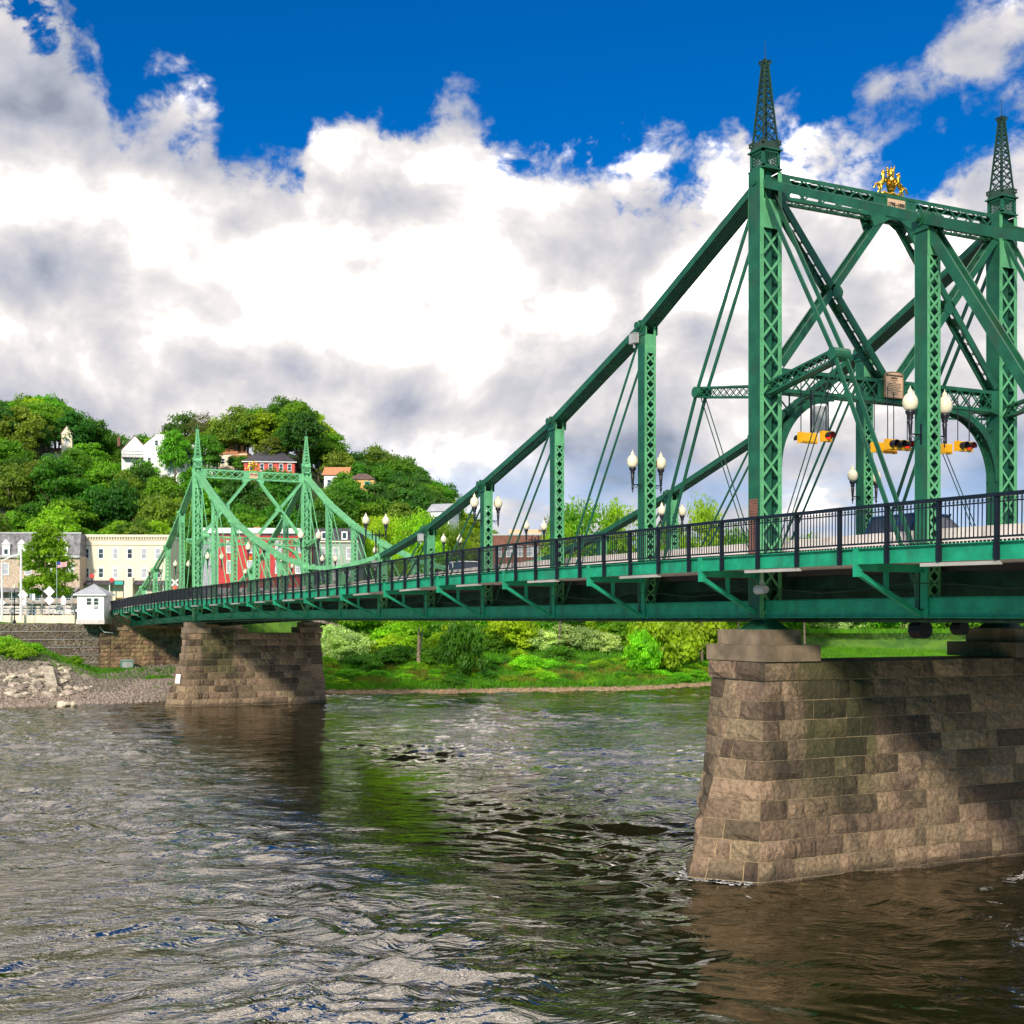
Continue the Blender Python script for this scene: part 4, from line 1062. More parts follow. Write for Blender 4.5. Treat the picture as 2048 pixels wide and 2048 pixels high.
def trunk_mesh(name, seed, h, r, spread, m, limbs=5):
    rr = random.Random(seed); b = MB()
    pts = [(0, 0, -.6)]; x = y = 0
    for k in range(1, 6): x += rr.uniform(-.06, .06) * h * .3; y += rr.uniform(-.06, .06) * h * .3; pts.append((x, y, h * k / 5))
    b.tube(pts, [r * 1.25, r, r * .85, r * .65, r * .45, r * .2], 7)
    for k in range(limbs):
        a = rr.uniform(0, 6.28); i = rr.randint(2, 4); p = Vector(pts[i]); l = spread * rr.uniform(.5, .9)
        q = p + Vector((math.cos(a) * l * .5, math.sin(a) * l * .5, l * .5)); e = p + Vector((math.cos(a) * l, math.sin(a) * l, l * .8))
        b.tube([p, q, e], [r * .45, r * .3, r * .08], 5)
    return b.mesh(name, m)
KINDS = ['leaf_a', 'leaf_b', 'leaf_c', 'leaf_d', 'leaf_brown', 'leaf_dark']
PROTO = {}
for i, k in enumerate(KINDS):
    for v in range(2):
        sp = .8 if k == 'leaf_brown' else 0
        PROTO[(k, v)] = (crown_mesh('crown', 100 + i * 7 + v, 4.6, 8.2, 2.6, 62 if not sp else 60, 84 if not sp else 34, .25 if not sp else .17, M[k], sparse=sp), trunk_mesh('trunk', i * 5 + v, 7.5, .26, 3.8, M['bark']))
def tree(pos, kind, v, s, label, group=None, name='broadleaf_tree', cat='tree', sz=None):
    t = thing(name, label, cat, pos, rnd.uniform(0, 6.28), group); s2 = sz or s * rnd.uniform(.8, 1.22)
    cm, tm = PROTO[(kind, v)]
    share('crown', cm, t, scale=(s, s, s2)); share('trunk', tm, t, scale=(s, s, s2)); return t
HOUSES = [(232, 395, 874, 938, 296), (436, 500, 889, 912, 300), (485, 590, 902, 948, 288), (640, 748, 930, 980, 285), (112, 150, 846, 898, 296), (850, 900, 1008, 1032, 246)]
def blocks(px, v, topy, halfpx):
    for x0, x1, y0, y1, dep in HOUSES:
        if v < dep + 3 and px + halfpx * .8 > x0 and px - halfpx * .8 < x1 and topy < y1 - 8: return True
    return False
hill_labels = {'leaf_a': 'mid green tree in the massed woods on the hillside', 'leaf_b': 'deep green tree in the massed woods on the hillside', 'leaf_c': 'yellow green tree in the massed woods on the hillside', 'leaf_d': 'olive tree in the massed woods on the hillside', 'leaf_brown': 'thin brownish budding tree in the massed woods on the hillside', 'leaf_dark': 'dark green tree in the massed woods on the hillside'}
hr = random.Random(21); cnt = 0
v = 214.0
while v < 352:
    u = -125.0
    while u < 10:
        uu = u + hr.uniform(-2, 2); vv = v + hr.uniform(-2.5, 2.5); px = 1024 + FPX * uu / vv
        u += hr.uniform(6.0, 8.2)
        if px < -60 or px > 985: continue
        s = hr.uniform(.85, 1.35) * (.85 if px > 880 else 1); g0 = ground(uu, vv)
        ty = 1237 - (g0 + 10.6 * s) / vv * FPX
        if px > 890 and vv < 235: continue
        if blocks(px, vv, ty, 5 * s / vv * FPX): 
            s *= .5; ty = 1237 - (g0 + 10.6 * s) / vv * FPX
            if blocks(px, vv, ty, 5 * s / vv * FPX): continue
        if cnt > 292: continue
        # the photograph's colour bands across the hillside
        w_ = [4, 4, 2, 1.0, .25, 2]
        if 200 < px < 360 and ty > 950: w_ = [2, 2, 1.5, 3, 1.6, 1]
        if px > 650: w_ = [1.5, 5, .4, .5, .3, 6]
        if px > 700 and ty > 1000: w_ = [2, 1, 3, 3, 1.2, 0]
        if ty > 990 and px < 330: w_ = [4, 2, 5, 1, 1, .5]
        k = hr.choices(KINDS, w_)[0]
        reg = [(60, 'at the left picture edge'), (155, 'round the tower house'), (240, 'below the skyline dip'), (330, 'below the white gabled house'), (400, 'behind the distant left tower'), (480, 'below the terracotta house'), (580, 'below the red house'), (650, 'behind the distant right tower'), (750, 'round the orange house'), (830, 'right of the orange house'), (2000, 'at the right foot of the hill')]
        where = next(t_ for lim, t_ in reg if px < lim); hgt_ = 'lower slope' if vv < 255 else ('middle slope' if vv < 305 else 'hilltop')
        ln = {'leaf_a': 'mid green', 'leaf_b': 'deep green', 'leaf_c': 'yellow green', 'leaf_d': 'olive', 'leaf_brown': 'brownish budding', 'leaf_dark': 'dark green'}[k]
        tree(W(uu, vv, g0 - .3), k, hr.randint(0, 1), s, '%s %s tree on the %s %s' % (hr.choice(['small', 'smallish']) if s < .95 else ('mid sized' if s < 1.15 else 'large'), ln, hgt_, where), 'trees massed on the wooded hillside'); cnt += 1
    v += 6.6
# distinct trees of the skyline and the street
def sky_tree(px, dep, topy, wpx, kind, label, base=None, v=0, name='broadleaf_tree'):
    u = (px - 1024) / FPX * dep; g0 = ground(u, dep) if base is None else base
    h = HZ(topy, dep) - g0; s = wpx / FPX * dep / 2 / 4.2
    return tree(W(u, dep, g0 - .3), kind, v, s, label, sz=h / 10.6, name=name)
sky_tree(565, 322, 812, 125, 'leaf_b', 'largest round crowned tree on the skyline above the red house')
sky_tree(490, 318, 832, 95, 'leaf_a', 'bright green skyline tree left of the largest round crown', v=1)
sky_tree(405, 310, 822, 80, 'leaf_brown', 'thin grey budding tree above the white house on the skyline')
sky_tree(350, 288, 852, 62, 'leaf_a', 'airy green tree in front of the white mansard house', v=1)
sky_tree(415, 292, 862, 70, 'leaf_b', 'dense tree between the white mansard house and the terracotta roof')
sky_tree(30, 320, 800, 130, 'leaf_b', 'big dark tree at the left end of the hilltop', v=1)
sky_tree(95, 300, 832, 75, 'leaf_d', 'olive gold tree beside the gabled tower on the hill')
sky_tree(175, 298, 880, 80, 'leaf_a', 'rounded green tree below the dip of the skyline', v=0)
sky_tree(690, 278, 935, 60, 'leaf_a', 'light airy tree in front of the orange and white houses', v=1)
sky_tree(880, 285, 1000, 50, 'leaf_brown', 'sparse pale tree at the right foot of the hill')
# street level poplar etc.
PROTO[('poplar', 0)] = (crown_mesh('crown', 501, 3.4, 11.0, .6, 64, 130, .20, M['leaf_c'], 1.6), trunk_mesh('trunk', 77, 9, .2, 2.5, M['bark']))
PROTO[('fine', 0)] = (crown_mesh('crown', 502, 5.2, 8.6, 1.6, 80, 150, .17, M['leaf_c'], .25), trunk_mesh('trunk', 78, 7.5, .24, 3.6, M['bark']))
PROTO[('fine', 1)] = (crown_mesh('crown', 503, 5.2, 8.6, 1.6, 78, 130, .17, M['leaf_a'], .25), trunk_mesh('trunk', 79, 7.5, .24, 3.6, M['bark']))
PROTO[('finedark', 0)] = (crown_mesh('crown', 504, 4.2, 8.2, 2.0, 60, 40, .15, M['leaf_brown'], sparse=.8), trunk_mesh('trunk', 80, 8.5, .24, 4.4, M['bark'], 10))
t = tree(PX(92, 168, -.2), 'poplar', 0, 1.18, 'tall yellow green tree in front of the stone mansard building', sz=1.15)
for (px, dep, ty, w, k, v_, lab) in (
        (715, 196, 1052, 62, 'fine', 0, 'bright round tree right of the grey green house'),
        (775, 205, 1022, 90, 'fine', 0, 'broad bright tree behind midspan, left of the low chord'),
        (838, 200, 1012, 100, 'fine', 0, 'bright tree standing behind the fourth post left of the near tower'),
        (905, 205, 1030, 80, 'fine', 1, 'green tree behind the third post left of the near tower'),
        (1160, 182, 978, 120, 'fine', 1, 'dense green tree between the first and second posts'),
        (1105, 186, 1000, 80, 'finedark', 0, 'dark thin leaved tree right of the second post'),
        (1235, 190, 990, 90, 'fine', 0, 'green tree just left of the tall lamp post'),
        (1120, 176, 1030, 80, 'fine', 0, 'low yellow green tree below the dark thin tree'),
        (1405, 176, 982, 85, 'fine', 0, 'round green tree left of the near tower base'),
        (1345, 184, 1010, 70, 'fine', 1, 'shaded green tree behind the far truss lamps'),
        (1475, 190, 1030, 70, 'fine', 1, 'faint green tree partly behind the near tower'),
        (1610, 196, 1050, 80, 'fine', 1, 'low green tree behind the blue car'),
        (1560, 205, 1065, 90, 'fine', 0, 'low pale tree right of the near tower base')):
    sky_tree(px, dep, ty, w, k, lab, base=ground((px - 1024) / FPX * dep, dep), v=v_)
# river bank bushes
PROTO[('bush', 0)] = crown_mesh('bush', 601, 2.4, 3.0, -.3, 40, 95, .13, M['leaf_a'], 1.0, .6)
PROTO[('bush', 1)] = crown_mesh('bush', 602, 2.4, 3.0, -.3, 40, 95, .13, M['leaf_c'], 1.0, .6)
PROTO[('bush', 2)] = crown_mesh('bush', 603, 2.4, 3.0, -.3, 40, 90, .13, M['leaf_pale'], 1.0, .6)
PROTO[('bush', 3)] = crown_mesh('bush', 604, 2.4, 3.0, -.3, 40, 95, .13, M['leaf_b'], 1.0, .6)
PROTO[('bush', 4)] = crown_mesh('bush', 605, 2.4, 3.0, -.3, 40, 95, .13, M['leaf_bright'], 1.0, .6)
BL = ['mid green', 'yellow green', 'white flowering', 'dark green', 'vivid green']
def bwhere(px, row): return ('front row' if row < 3 else 'back of the thicket') + (' beside the distant pier' if px < 740 else ' by the forked willow' if px < 870 else ' behind the dark drooping bush' if px < 1000 else ' by the grass clearing' if px < 1200 else ' left of the tall willow clump' if px < 1330 else ' left of the near pier' if px < 1470 else ' right of the near pier')
def bush(u, v, kind, s, sz, label=None, group='bushes along the far river bank'):
    o = share('bush', PROTO[('bush', kind)], None, W(u, v, ground(u, v) - .1), (0, 0, rnd.uniform(0, 6.28)), (s, s, sz))
    return setp(o, label or (BL[kind] + ' bush in the thicket along the far river bank'), 'bush', group)
br = random.Random(5)
for row, (d0, zk) in enumerate(((17, .5), (21, .6), (25, .9), (30, 1.15), (36, 1.35), (43, 1.5), (50, 1.5), (57, 1.4))):
    u = -24.0
    while u < 88:
        uu = u + br.uniform(-1, 1); dv = d0 + br.uniform(-2, 2); vv = shore(uu) + dv; px = 1024 + FPX * uu / vv
        u += br.uniform(2.6, 4.6)
        # leave the grassy clearing between the bushes and the mown field behind the near pier
        if row < 2 and br.random() < .62: continue
        if row < 3 and 960 < px < 1300 and br.random() < .8: continue
        if row < 6 and px > 1480: continue
        if px > 1300 and row < 4 and px < 1480 and br.random() < .3: continue
        k = br.choices(range(5), [3, 4.5, .6 if (row > 3 and (px < 900 or 1080 < px < 1280)) else .2, 1.3, 3.5])[0]
        s = zk * br.uniform(.75, 1.25) * (1.35 if row > 2 else 1)
        p = W(uu, vv)
        if p.x > 128 and p.y > -15: continue
        bush(uu, vv, k, s, s * br.uniform(.85, 1.25), '%s %s bush in the %s' % ('low' if s < .9 else 'medium' if s < 1.6 else 'tall', BL[k], bwhere(px, row)))
for (px, dv, k, s, sz, lab) in ((930, 7, 3, 1.35, 2.9, 'dark drooping bush standing at the water edge beside the grass'), (1325, 9, 1, 2.1, 3.1, 'tall leafy yellow green willow clump left of the near pier'), (1285, 8, 4, 1.1, 2.2, 'light green clump left of the tall willow'),
                               (1410, 14, 1, 2.0, 2.9, 'yellow green bush touching the edge of the near pier'), (1055, 9, 4, 1.0, 1.0, 'round vivid bush alone in the grass clearing'),
        (1090, 27, 2, 1.3, 1.3, 'white flowering bush leftmost of the pale row above the clearing'), (1130, 29, 2, 1.6, 1.5, 'large white flowering bush in the middle of the pale row'), (1175, 27, 2, 1.4, 1.4, 'white flowering bush right of the middle in the pale row'), (1210, 26, 2, 1.1, 1.2, 'white flowering bush rightmost of the pale row'), (1120, 20, 3, 1.1, .9, 'dark low bush below the pale row'), (690, 20, 2, 1.6, 1.6, 'pale leaved bush right of the distant pier'), (790, 16, 3, 1.5, 1.2, 'dark bush left of the forked willow trunk'), (870, 15, 3, 1.4, 1.1, 'dark bush right of the forked willow trunk'), (725, 12, 3, 1.2, 1.0, 'dark low bush at the foot of the pale leaved bush')):
    vv = 150.0
    for _ in range(6): vv = shore((px - 1024) / FPX * vv) + dv
    bush((px - 1024) / FPX * vv, vv, k, s, sz, lab, 'bushes along the far river bank')
for k in range(190):
    px = br.uniform(625, 1440); vv = 150.0; dv = br.uniform(2.6, 20)
    for _ in range(5): vv = shore((px - 1024) / FPX * vv) + dv
    s_ = br.uniform(.14, .55); kk = br.choice((0, 1, 1, 4, 4, 3))
    bush((px - 1024) / FPX * vv, vv, kk, s_ * 1.5, s_, 'knee high %s weed clump, %s' % (BL[kk], bwhere(px, 0).replace('front row ', '')), 'weed clumps on the grassy bank')
# willow with forked trunk
vv = shore(-9.7) + 13; p0 = PX(838, vv, ground((838 - 1024) / FPX * vv, vv) - .2)
t = thing('willow_tree', 'forked pale trunk tree standing on the grassy far bank below the bridge', 'tree', p0)
PROTO[('will', 0)] = crown_mesh('crown', 701, 3.6, 6.5, 4.6, 46, 120, .16, M['leaf_c'], .6, .4)
share('crown', PROTO[('will', 0)], t)
b = MB(); b.tube([(0, 0, -.3), (.05, 0, 1.2), (.2, 0, 2.6), (-.15, .1, 4.4), (-.5, .2, 6.2)], [.34, .27, .22, .15, .08], 8); b.tube([(.15, 0, 2.1), (.7, -.5, 3.6), (.9, -.9, 5.6)], [.2, .15, .07], 7); b.build('trunk', M['palebark'], t)
# trees behind the field right of the near pier
for i, (px, dep, ty, w, tr) in enumerate(((1650, 232, 1215, 90, 0), (1700, 226, 1200, 100, 1), (1760, 236, 1210, 100, 0), (1830, 228, 1205, 90, 1), (1890, 232, 1200, 100, 0), (1960, 226, 1210, 100, 1))):
    u_ = (px - 1024) / FPX * dep
    t = thing('bank_tree', ['leafy tree at the left end of the field behind the near pier', 'leaning trunk tree behind the green field', 'bushy tree at the middle of the field edge', 'pale trunked tree right of the field middle', 'dark leaved tree near the right pedestal', 'tree hidden partly by the right pedestal'][i], 'tree', W(u_, dep, ground(u_, dep) - .2), rnd.uniform(0, 6))
    share('crown', PROTO[('fine', i % 2)][0], t, scale=(1.1, 1.1, .9), loc=(0, 0, -.5)); b = MB(); b.tube([(0, 0, -1), (.2 * (i % 3 - 1), .1, 2), (.5 * (i % 3 - 1), .3, 6)], [.3, .24, .15], 7); b.build('trunk', M['palebark'], t)
for k in range(26):
    px = 1560 + k * 20 + br.uniform(-8, 8); vv = br.uniform(214, 228); u_ = (px - 1024) / FPX * vv; s_ = br.uniform(1.3, 2.1)
    bush(u_, vv, br.choice((0, 1, 3, 4, 3, 2)), s_, s_ * 1.1, '%s shrub of the hedge behind the field, %s the near pier pedestals' % (('lighter', 'darker', 'taller', 'lower')[k % 4], 'left between' if k < 8 else 'midway between' if k < 15 else 'right of'), 'hedge shrubs behind the field')
# grass
def grass(name, n, region, hgt, m, seed, wd=.05):
    rs = np.random.RandomState(seed); V = []; F = []
    k = 0
    while k < n:
        u, vv = region(rs)
        z = ground(u, vv)
        if z < -8.45 + .35 * rs.rand(): continue
        p = W(u, vv, z - .02); h = hgt * rs.uniform(.5, 1.3); a = rs.uniform(0, 6.28); w = wd * rs.uniform(.7, 1.4)
        dx, dy = math.cos(a) * w, math.sin(a) * w; lx, ly = rs.normal(0, .3 * h), rs.normal(0, .3 * h)
        i = len(V); V += [(p.x - dx, p.y - dy, p.z), (p.x + dx, p.y + dy, p.z), (p.x + lx, p.y + ly, p.z + h)]; F.append((i, i + 1, i + 2)); k += 1
    b = MB(); b.v = V; b.f = F; return b.build(name, m, kind='stuff')
def rg1(rs):
    u = rs.uniform(-24, 60); return u, shore(u) + 1.5 + 34 * rs.rand() ** 1.7
grass('bank_grass', 70000, rg1, .75, M['grass'], 1, .07)
def rg4(rs):
    while True:
        u = rs.uniform(-24, 40); dv = 3 + 14 * rs.rand()
        if math.sin(u * .55 + 1) * math.sin(dv * .5 + u * .2) > .15: return u, shore(u) + dv
M['dry'] = leafmat('dry_grass_blades', (.20, .17, .03), .3, .1, .01, .3)
grass('dry_grass', 16000, rg4, .8, M['dry'], 5, .06)
def rg2(rs): u = rs.uniform(45, 105); return u, shore(u) + rs.uniform(3, 46)
grass('field_grass', 48000, rg2, .75, M['grass'], 2, .08)
def rg3(rs):
    u = rs.uniform(-75, -40); return u, shore(u) + 14 + 16 * rs.rand()
grass('shore_weeds', 9000, rg3, .45, M['grass'], 3, .06)

# ------------------------------------------------------------------ far abutment, gabion wall, shore rocks
AX = 17 * PN
ab = thing('stone_abutment', 'stained stone abutment carrying the far end of the bridge', 'abutment', (0, 0, 0))
b = MB(); b.box(AX + .1, 3.0, -8.0, AX + 5, -WB - 3.5, -1.25); b.box(AX + .9, 2.6, -1.25, AX + 5, -WB - 3, .9); b.build('core', M['mortar'], ab)
r = random.Random(9); rest = MB(); cntb = 0
for c in range(13):
    z0 = -7.8 + c * .5; z1 = z0 + .5
    y = 3.1
    while y > -WB - 3.5:
        l = r.choice([.7, .9, 1.2, 1.5]); y1 = max(y - l, -WB - 3.6)
        q = stone_quad((AX, y, z0), (AX, y1, z0), (AX, y1, z1), (AX, y, z1), Vector((-1, 0, 0)), r.uniform(.03, .08), r)
        if cntb < 230: q.build('stone', M['stone2'], ab); cntb += 1
        else: rest.add(q.v, q.f)
        y = y1
for c in range(17):
    z0 = -7.8 + c * .5; x = AX - .02
    b = MB(); 
    q = stone_quad((AX - .1, 3.9, z0), (AX - .1, 2.8, z0), (AX - .1, 2.8, z0 + .5), (AX - .1, 3.9, z0 + .5), Vector((-1, 0, 0)), .09, r); q.build('pilaster_stone', M['stone2'], ab)
    q = stone_quad((AX + 1.2, 3.95, z0), (AX - .1, 3.95, z0), (AX - .1, 3.95, z0 + .5), (AX + 1.2, 3.95, z0 + .5), Vector((0, 1, 0)), .06, r); q.build('pilaster_stone', M['stone2'], ab)
b = MB(); b.box(AX - .05, 3.9, -7.8, AX + 1.2, 2.85, .7); b.build('pilaster', M['mortar'], ab)
b = MB(); b.box(AX - .3, 4.1, .7, AX + 1.4, 2.7, 1.05); b.box(AX - .2, 2.4, -1.5, AX + 1.0, 0.6, -1.1); b.build('coping', M['cap'], ab)
rest.build('upper_stones', M['stone2'], ab, kind='stuff')
for (y0, y1) in ((-4.2, -5.4), (-6.1, -8.6)):
    b = MB(); b.box(AX - .9, y0, -1.25, AX, y1, -.55); b.build('bearing_block', M['cap'], ab)
t = thing('utility_box', 'green steel box at the foot of the stone abutment', 'utility box', (AX - 1.4, 1.0, -6.35))
b = MB(); b.box(-.4, -.75, 0, .4, .75, 1.1); b.build('cabinet', mat('green_box', (.10, .26, .20), .5), t); b = MB(); b.box(-.45, -.8, 1.1, .45, .8, 1.2); b.box(-.42, -.6, .2, -.40, .6, .9); b.build('lid', M['galv'], t)
# gabion wall: rows of wire baskets with stone fill
gw = thing('gabion_wall', 'grey brown gabion retaining wall left of the bridge abutment', 'retaining wall', (0, 0, 0))
GX = 130.4; b = MB(); b.box(GX + .35, 4.0, -7.8, GX + 1.8, 40, -.62); b.build('core', M['stone2'], gw)
gr = random.Random(31)
stm = []
for k in range(14):
    q = MB(); pts = []; n_ = 6
    q.lathe((0, 0, 0), [(.02, -.5), (.35, -.42), (.52 * gr.uniform(.8, 1.1), -.05), (.38, .36), (.05, .5)], n_)
    q.v = [(x * gr.uniform(.75, 1.2), y * gr.uniform(.75, 1.2), z * gr.uniform(.75, 1.15)) for x, y, z in q.v]; stm.append((q.v, q.f))
for c in range(7):
    z0 = -7.6 + c; 
    y = 4.0; j = 0
    while y < 40:
        b = MB(); 
        for _ in range(150):
            vs_, fs_ = stm[gr.randrange(14)]; sz = gr.uniform(.13, .30); cy = y + gr.uniform(0, 3); cz = z0 + gr.uniform(.06, .94); cx = GX + .34 - gr.uniform(0, .05); a = gr.uniform(0, 6.28)
            ca, sa = math.cos(a), math.sin(a)
            b.add([(cx + v_[2] * sz * .5, cy + (v_[0] * ca - v_[1] * sa) * sz, cz + (v_[0] * sa + v_[1] * ca) * sz * .8) for v_ in vs_], fs_)
        b.build('gabion_basket', M['gravel'], gw); y += 3.0; j += 1
    b = MB(); b.box(GX + .16, 4, z0 - .02, GX + .2, 40, z0 + .03); b.build('wire_seam', M['galv'], gw)
t = thing('drain_pipe', 'black round drain pipe mouth set in the gabion wall', 'pipe', (GX, 12.9, -4.2))
b = MB(); b.tube([(-.35, 0, 0), (.3, 0, 0)], .50, 16, False); b.tube([(-.34, 0, 0), (.3, 0, 0)], .43, 16, False); b.tube([(.1, 0, 0), (.15, 0, 0)], .43, 16); b.build('mouth', M['black'], t)
b = MB(); b.tube([(0, 3.95, -.1), (-.5, 4.2, -.5), (-.7, 4.1, -1.2), (-.6, 3.6, -1.7), (-.5, 2.5, -1.8)], .07, 7)
b.v = [(x + AX, y, z) for x, y, z in b.v]; o = b.build('conduit', M['white']); setp(o, 'white curved conduit pipe on the corner of the stone abutment', 'pipe')
# rocks: big ones are things of their own
rk = []
for k in range(8):
    q = MB(); q.lathe((0, 0, 0), [(.1, -.45), (.42, -.36), (.55, .0), (.40, .34), (.12, .45)], 7); q.v = [(x * gr.uniform(.7, 1.25), y * gr.uniform(.7, 1.25), z * gr.uniform(.7, 1.2)) for x, y, z in q.v]; rk.append(q.mesh('boulder', M['rock']))
def dep_of(py, px):      # where a sight line meets the shore slope
    v_ = 118.0
    while v_ < 200:
        if HZ(py, v_) <= ground((px - 1024) / FPX * v_, v_): return v_
        v_ += .4
    return v_
for k in range(290):
    px = gr.gauss(85, 60); py = gr.uniform(1322, 1396)
    if px > 185 or px < -20 or py < 1322 + abs(px - 95) * .35: continue
    d_ = dep_of(py, px); s = gr.uniform(.22, .60) if k % 3 else gr.uniform(.6, 1.15)
    share('boulder', rk[k % 8], None, PX(px, d_, HZ(py, d_) + s * .12), (gr.uniform(-.3, .3), gr.uniform(-.3, .3), gr.uniform(0, 6)), (s * 1.2, s, s * .7), label='%s pale boulder in the %s %s of the riprap heap' % ('small' if s < .4 else 'middling' if s < .7 else 'big', 'upper' if py < 1345 else 'middle' if py < 1372 else 'lower', 'left part' if px < 50 else 'centre' if px < 115 else 'right part'), cat='boulder', group='boulders heaped on the left shore')
for k in range(6):
    py = 1330 + k * 8.5; px = 75 + k * 1.5; d_ = dep_of(py, px); p = PX(px, d_, HZ(py, d_) + .22)
    b = MB(); b.bar(p - Vector((.2, -1.2, 0)), p + Vector((.2, -1.2, 0)), .5, .28); o = b.build('stone_step', M['rock'])
    setp(o, ['topmost', 'second', 'third', 'fourth', 'fifth', 'lowest'][k] + ' pale stone slab step in the riprap heap', 'step', 'stone steps in the riprap')
b = MB(); p = PX(105, dep_of(1385, 105), HZ(1382, dep_of(1385, 105)) + .3); q = PX(80, dep_of(1340, 80), HZ(1330, dep_of(1340, 80)) + .2)
pm = PX(95, dep_of(1350, 98), HZ(1348, dep_of(1350, 98)) + .5); b.bar(p, pm + Vector((0, 0, .1)), 1.0, .5); setp(b.build('stone_slab', M['rock']), 'long pale leaning slab running down the riprap heap', 'slab')
for i, (px, w_) in enumerate(((128, 1.9), (147, .9), (108, 1.0))):
    p = PX(px, 124.2, -8.45); o = share('shore_rock', rk[i], None, p, (0, 0, .4), (w_, w_ * .8, .75), label=['long orange brown rock at the left waterline', 'orange tipped rock right of the long waterline rock', 'grey brown rock left of the long waterline rock'][i], cat='rock')
def pebbles(name, n, seed, u0, u1, d0, d1, s0, s1):
    rs = random.Random(seed); b = MB()
    for _ in range(n):
        u = rs.uniform(u0, u1); vv = shore(u) + rs.uniform(d0, d1); p = W(u, vv, ground(u, vv)); s = rs.uniform(s0, s1)
        vs_ = [(p.x + rs.uniform(.7, 1.2) * s * a, p.y + rs.uniform(.7, 1.2) * s * c, p.z + s * e) for a, c, e in ((1, 0, 0), (0, 1, 0), (-1, 0, 0), (0, -1, 0), (.1, .1, .65))]
        b.add(vs_, [(0, 1, 4), (1, 2, 4), (2, 3, 4), (3, 0, 4)])
    return b.build(name, M['mud'] if name == 'bank_gravel' else M['gravel'], kind='stuff')
pebbles('shore_gravel', 9000, 1, -56, -22, -.2, 14, .08, .32)
pebbles('bank_gravel', 6000, 2, -22, 50, -.2, 2.2, .07, .26)
pebbles('rubble', 2500, 3, -56, -42, 6, 22, .15, .5)

# ------------------------------------------------------------------ street level on the far side
RZ0 = -YAW - R(90)
def frame(px, dep, z, yaw=0.0): return W((px - 1024) / FPX * dep, dep, z), RZ0 + yaw
def window(parent, x, z, w, h, y=0.0, fm='white', pm='pane', cross=True, wid=.10):
    b = MB(); f = wid
    b.box(x - f, y - .07, z - f * 1.4, x + w + f, y + .02, z); b.box(x - f, y - .08, z + h, x + w + f, y + .02, z + h + f * 1.5)
    b.box(x - f, y - .06, z, x, y + .02, z + h); b.box(x + w, y - .06, z, x + w + f, y + .02, z + h)
    if cross: b.box(x, y - .05, z + h / 2 - .03, x + w, y, z + h / 2 + .03)
    o = b.build('window', M[fm], parent)
    g_ = MB(); g_.box(x, y - .02, z, x + w, y + .01, z + h); g_.build('pane', M[pm], o); return o
def gable(b, x0, x1, y0, y1, z, rh, over=.3, along='x'):
    if along == 'x':
        ym = (y0 + y1) / 2
        vs_ = [(x0 - over, y0 - over, z), (x1 + over, y0 - over, z), (x1 + over, ym, z + rh), (x0 - over, ym, z + rh), (x0 - over, y1 + over, z), (x1 + over, y1 + over, z)]
    else:
        xm = (x0 + x1) / 2
        vs_ = [(x0 - over, y1 + over, z), (x0 - over, y0 - over, z), (xm, y0 - over, z + rh), (xm, y1 + over, z + rh), (x1 + over, y1 + over, z), (x1 + over, y0 - over, z)]
    n = len(b.v); b.add(vs_, [(0, 1, 2, 3), (3, 2, 5, 4), (0, 3, 4), (1, 5, 2), (0, 4, 5, 1)]); return b
def hip(b, x0, x1, y0, y1, z, rh, over=.3, rl=.3):
    xm0 = x0 + (x1 - x0) * (.5 - rl / 2); xm1 = x1 - (x1 - x0) * (.5 - rl / 2); ym = (y0 + y1) / 2
    b.add([(x0 - over, y0 - over, z), (x1 + over, y0 - over, z), (x1 + over, y1 + over, z), (x0 - over, y1 + over, z), (xm0, ym, z + rh), (xm1, ym, z + rh)], [(0, 1, 5, 4), (1, 2, 5), (2, 3, 4, 5), (3, 0, 4), (3, 2, 1, 0)]); return b
# street surface and low yellow wall, guard rail
b = MB()
def strip(b, pxs, dep0, dep1, z0, z1): pass
w0 = PX(-160, 166, -.2); 
lw = thing('low_wall', 'low tan concrete wall along the street above the gabions', 'wall', (0, 0, 0))
for k in range(9):
    a, c = PX(-120 + k * 30, 160, 0), PX(-120 + (k + 1) * 30, 160, 0); b = MB(); b.bar((a.x, a.y, -.10), (c.x - .02, c.y, -.10), .35, 1.0, W(0, 1) - W(0, 0)); b.build('wall_bay', M['cream'], lw)
gd = thing('guard_rail', 'pale timber guard rail behind the low tan wall', 'guard rail', (0, 0, 0))
for zz in (.75, 1.15, 1.5):
    b = MB(); a, c = PX(-140, 163, zz), PX(150, 163, zz); b.bar(a, c, .08, .22, W(0, 1) - W(0, 0)); b.build('rail', M['conc'], gd)
for k in range(14): a = PX(-130 + k * 21.5, 163.2, .2); b = MB(); b.bar(a, a + Vector((0, 0, 1.5)), .16, .16); b.build('rail_post', M['conc'], gd)
# cream building
loc, rz = frame(157.5, 192, .2, R(3)); cb = thing('cream_building', 'cream three storey building with bracketed cornice and dark awning', 'building', loc, rz)
Wd = 13.6; Hh = HZ(1072, 192) - .2
b = MB(); b.box(0, 0, -1, Wd, 11, Hh); b.build('wall', M['cream'], cb)
b = MB(); b.box(-.12, -.35, Hh - .15, Wd + .12, 11, Hh + .22); b.box(-.05, -.14, Hh - 1.35, Wd + .05, 0, Hh - 1.15); b.box(-.05, -.1, Hh - .6, Wd, 0, Hh - .45)
for k in range(34): x = .1 + k * .4; b.box(x, -.30, Hh - .42, x + .17, 0, Hh - .15)
b.build('cornice', M['cream'], cb)
for k, x in enumerate((.85, 3.02, 5.2, 7.35, 9.5, 11.6)):
    window(cb, x, Hh - 3.35, .62, 1.35, pm='palepane' if k in (2, 4, 5) else 'pane', wid=.16)
    window(cb, x, Hh - 6.25, .62, 1.3, pm='palepane' if k in (2, 4) else 'pane', wid=.16)
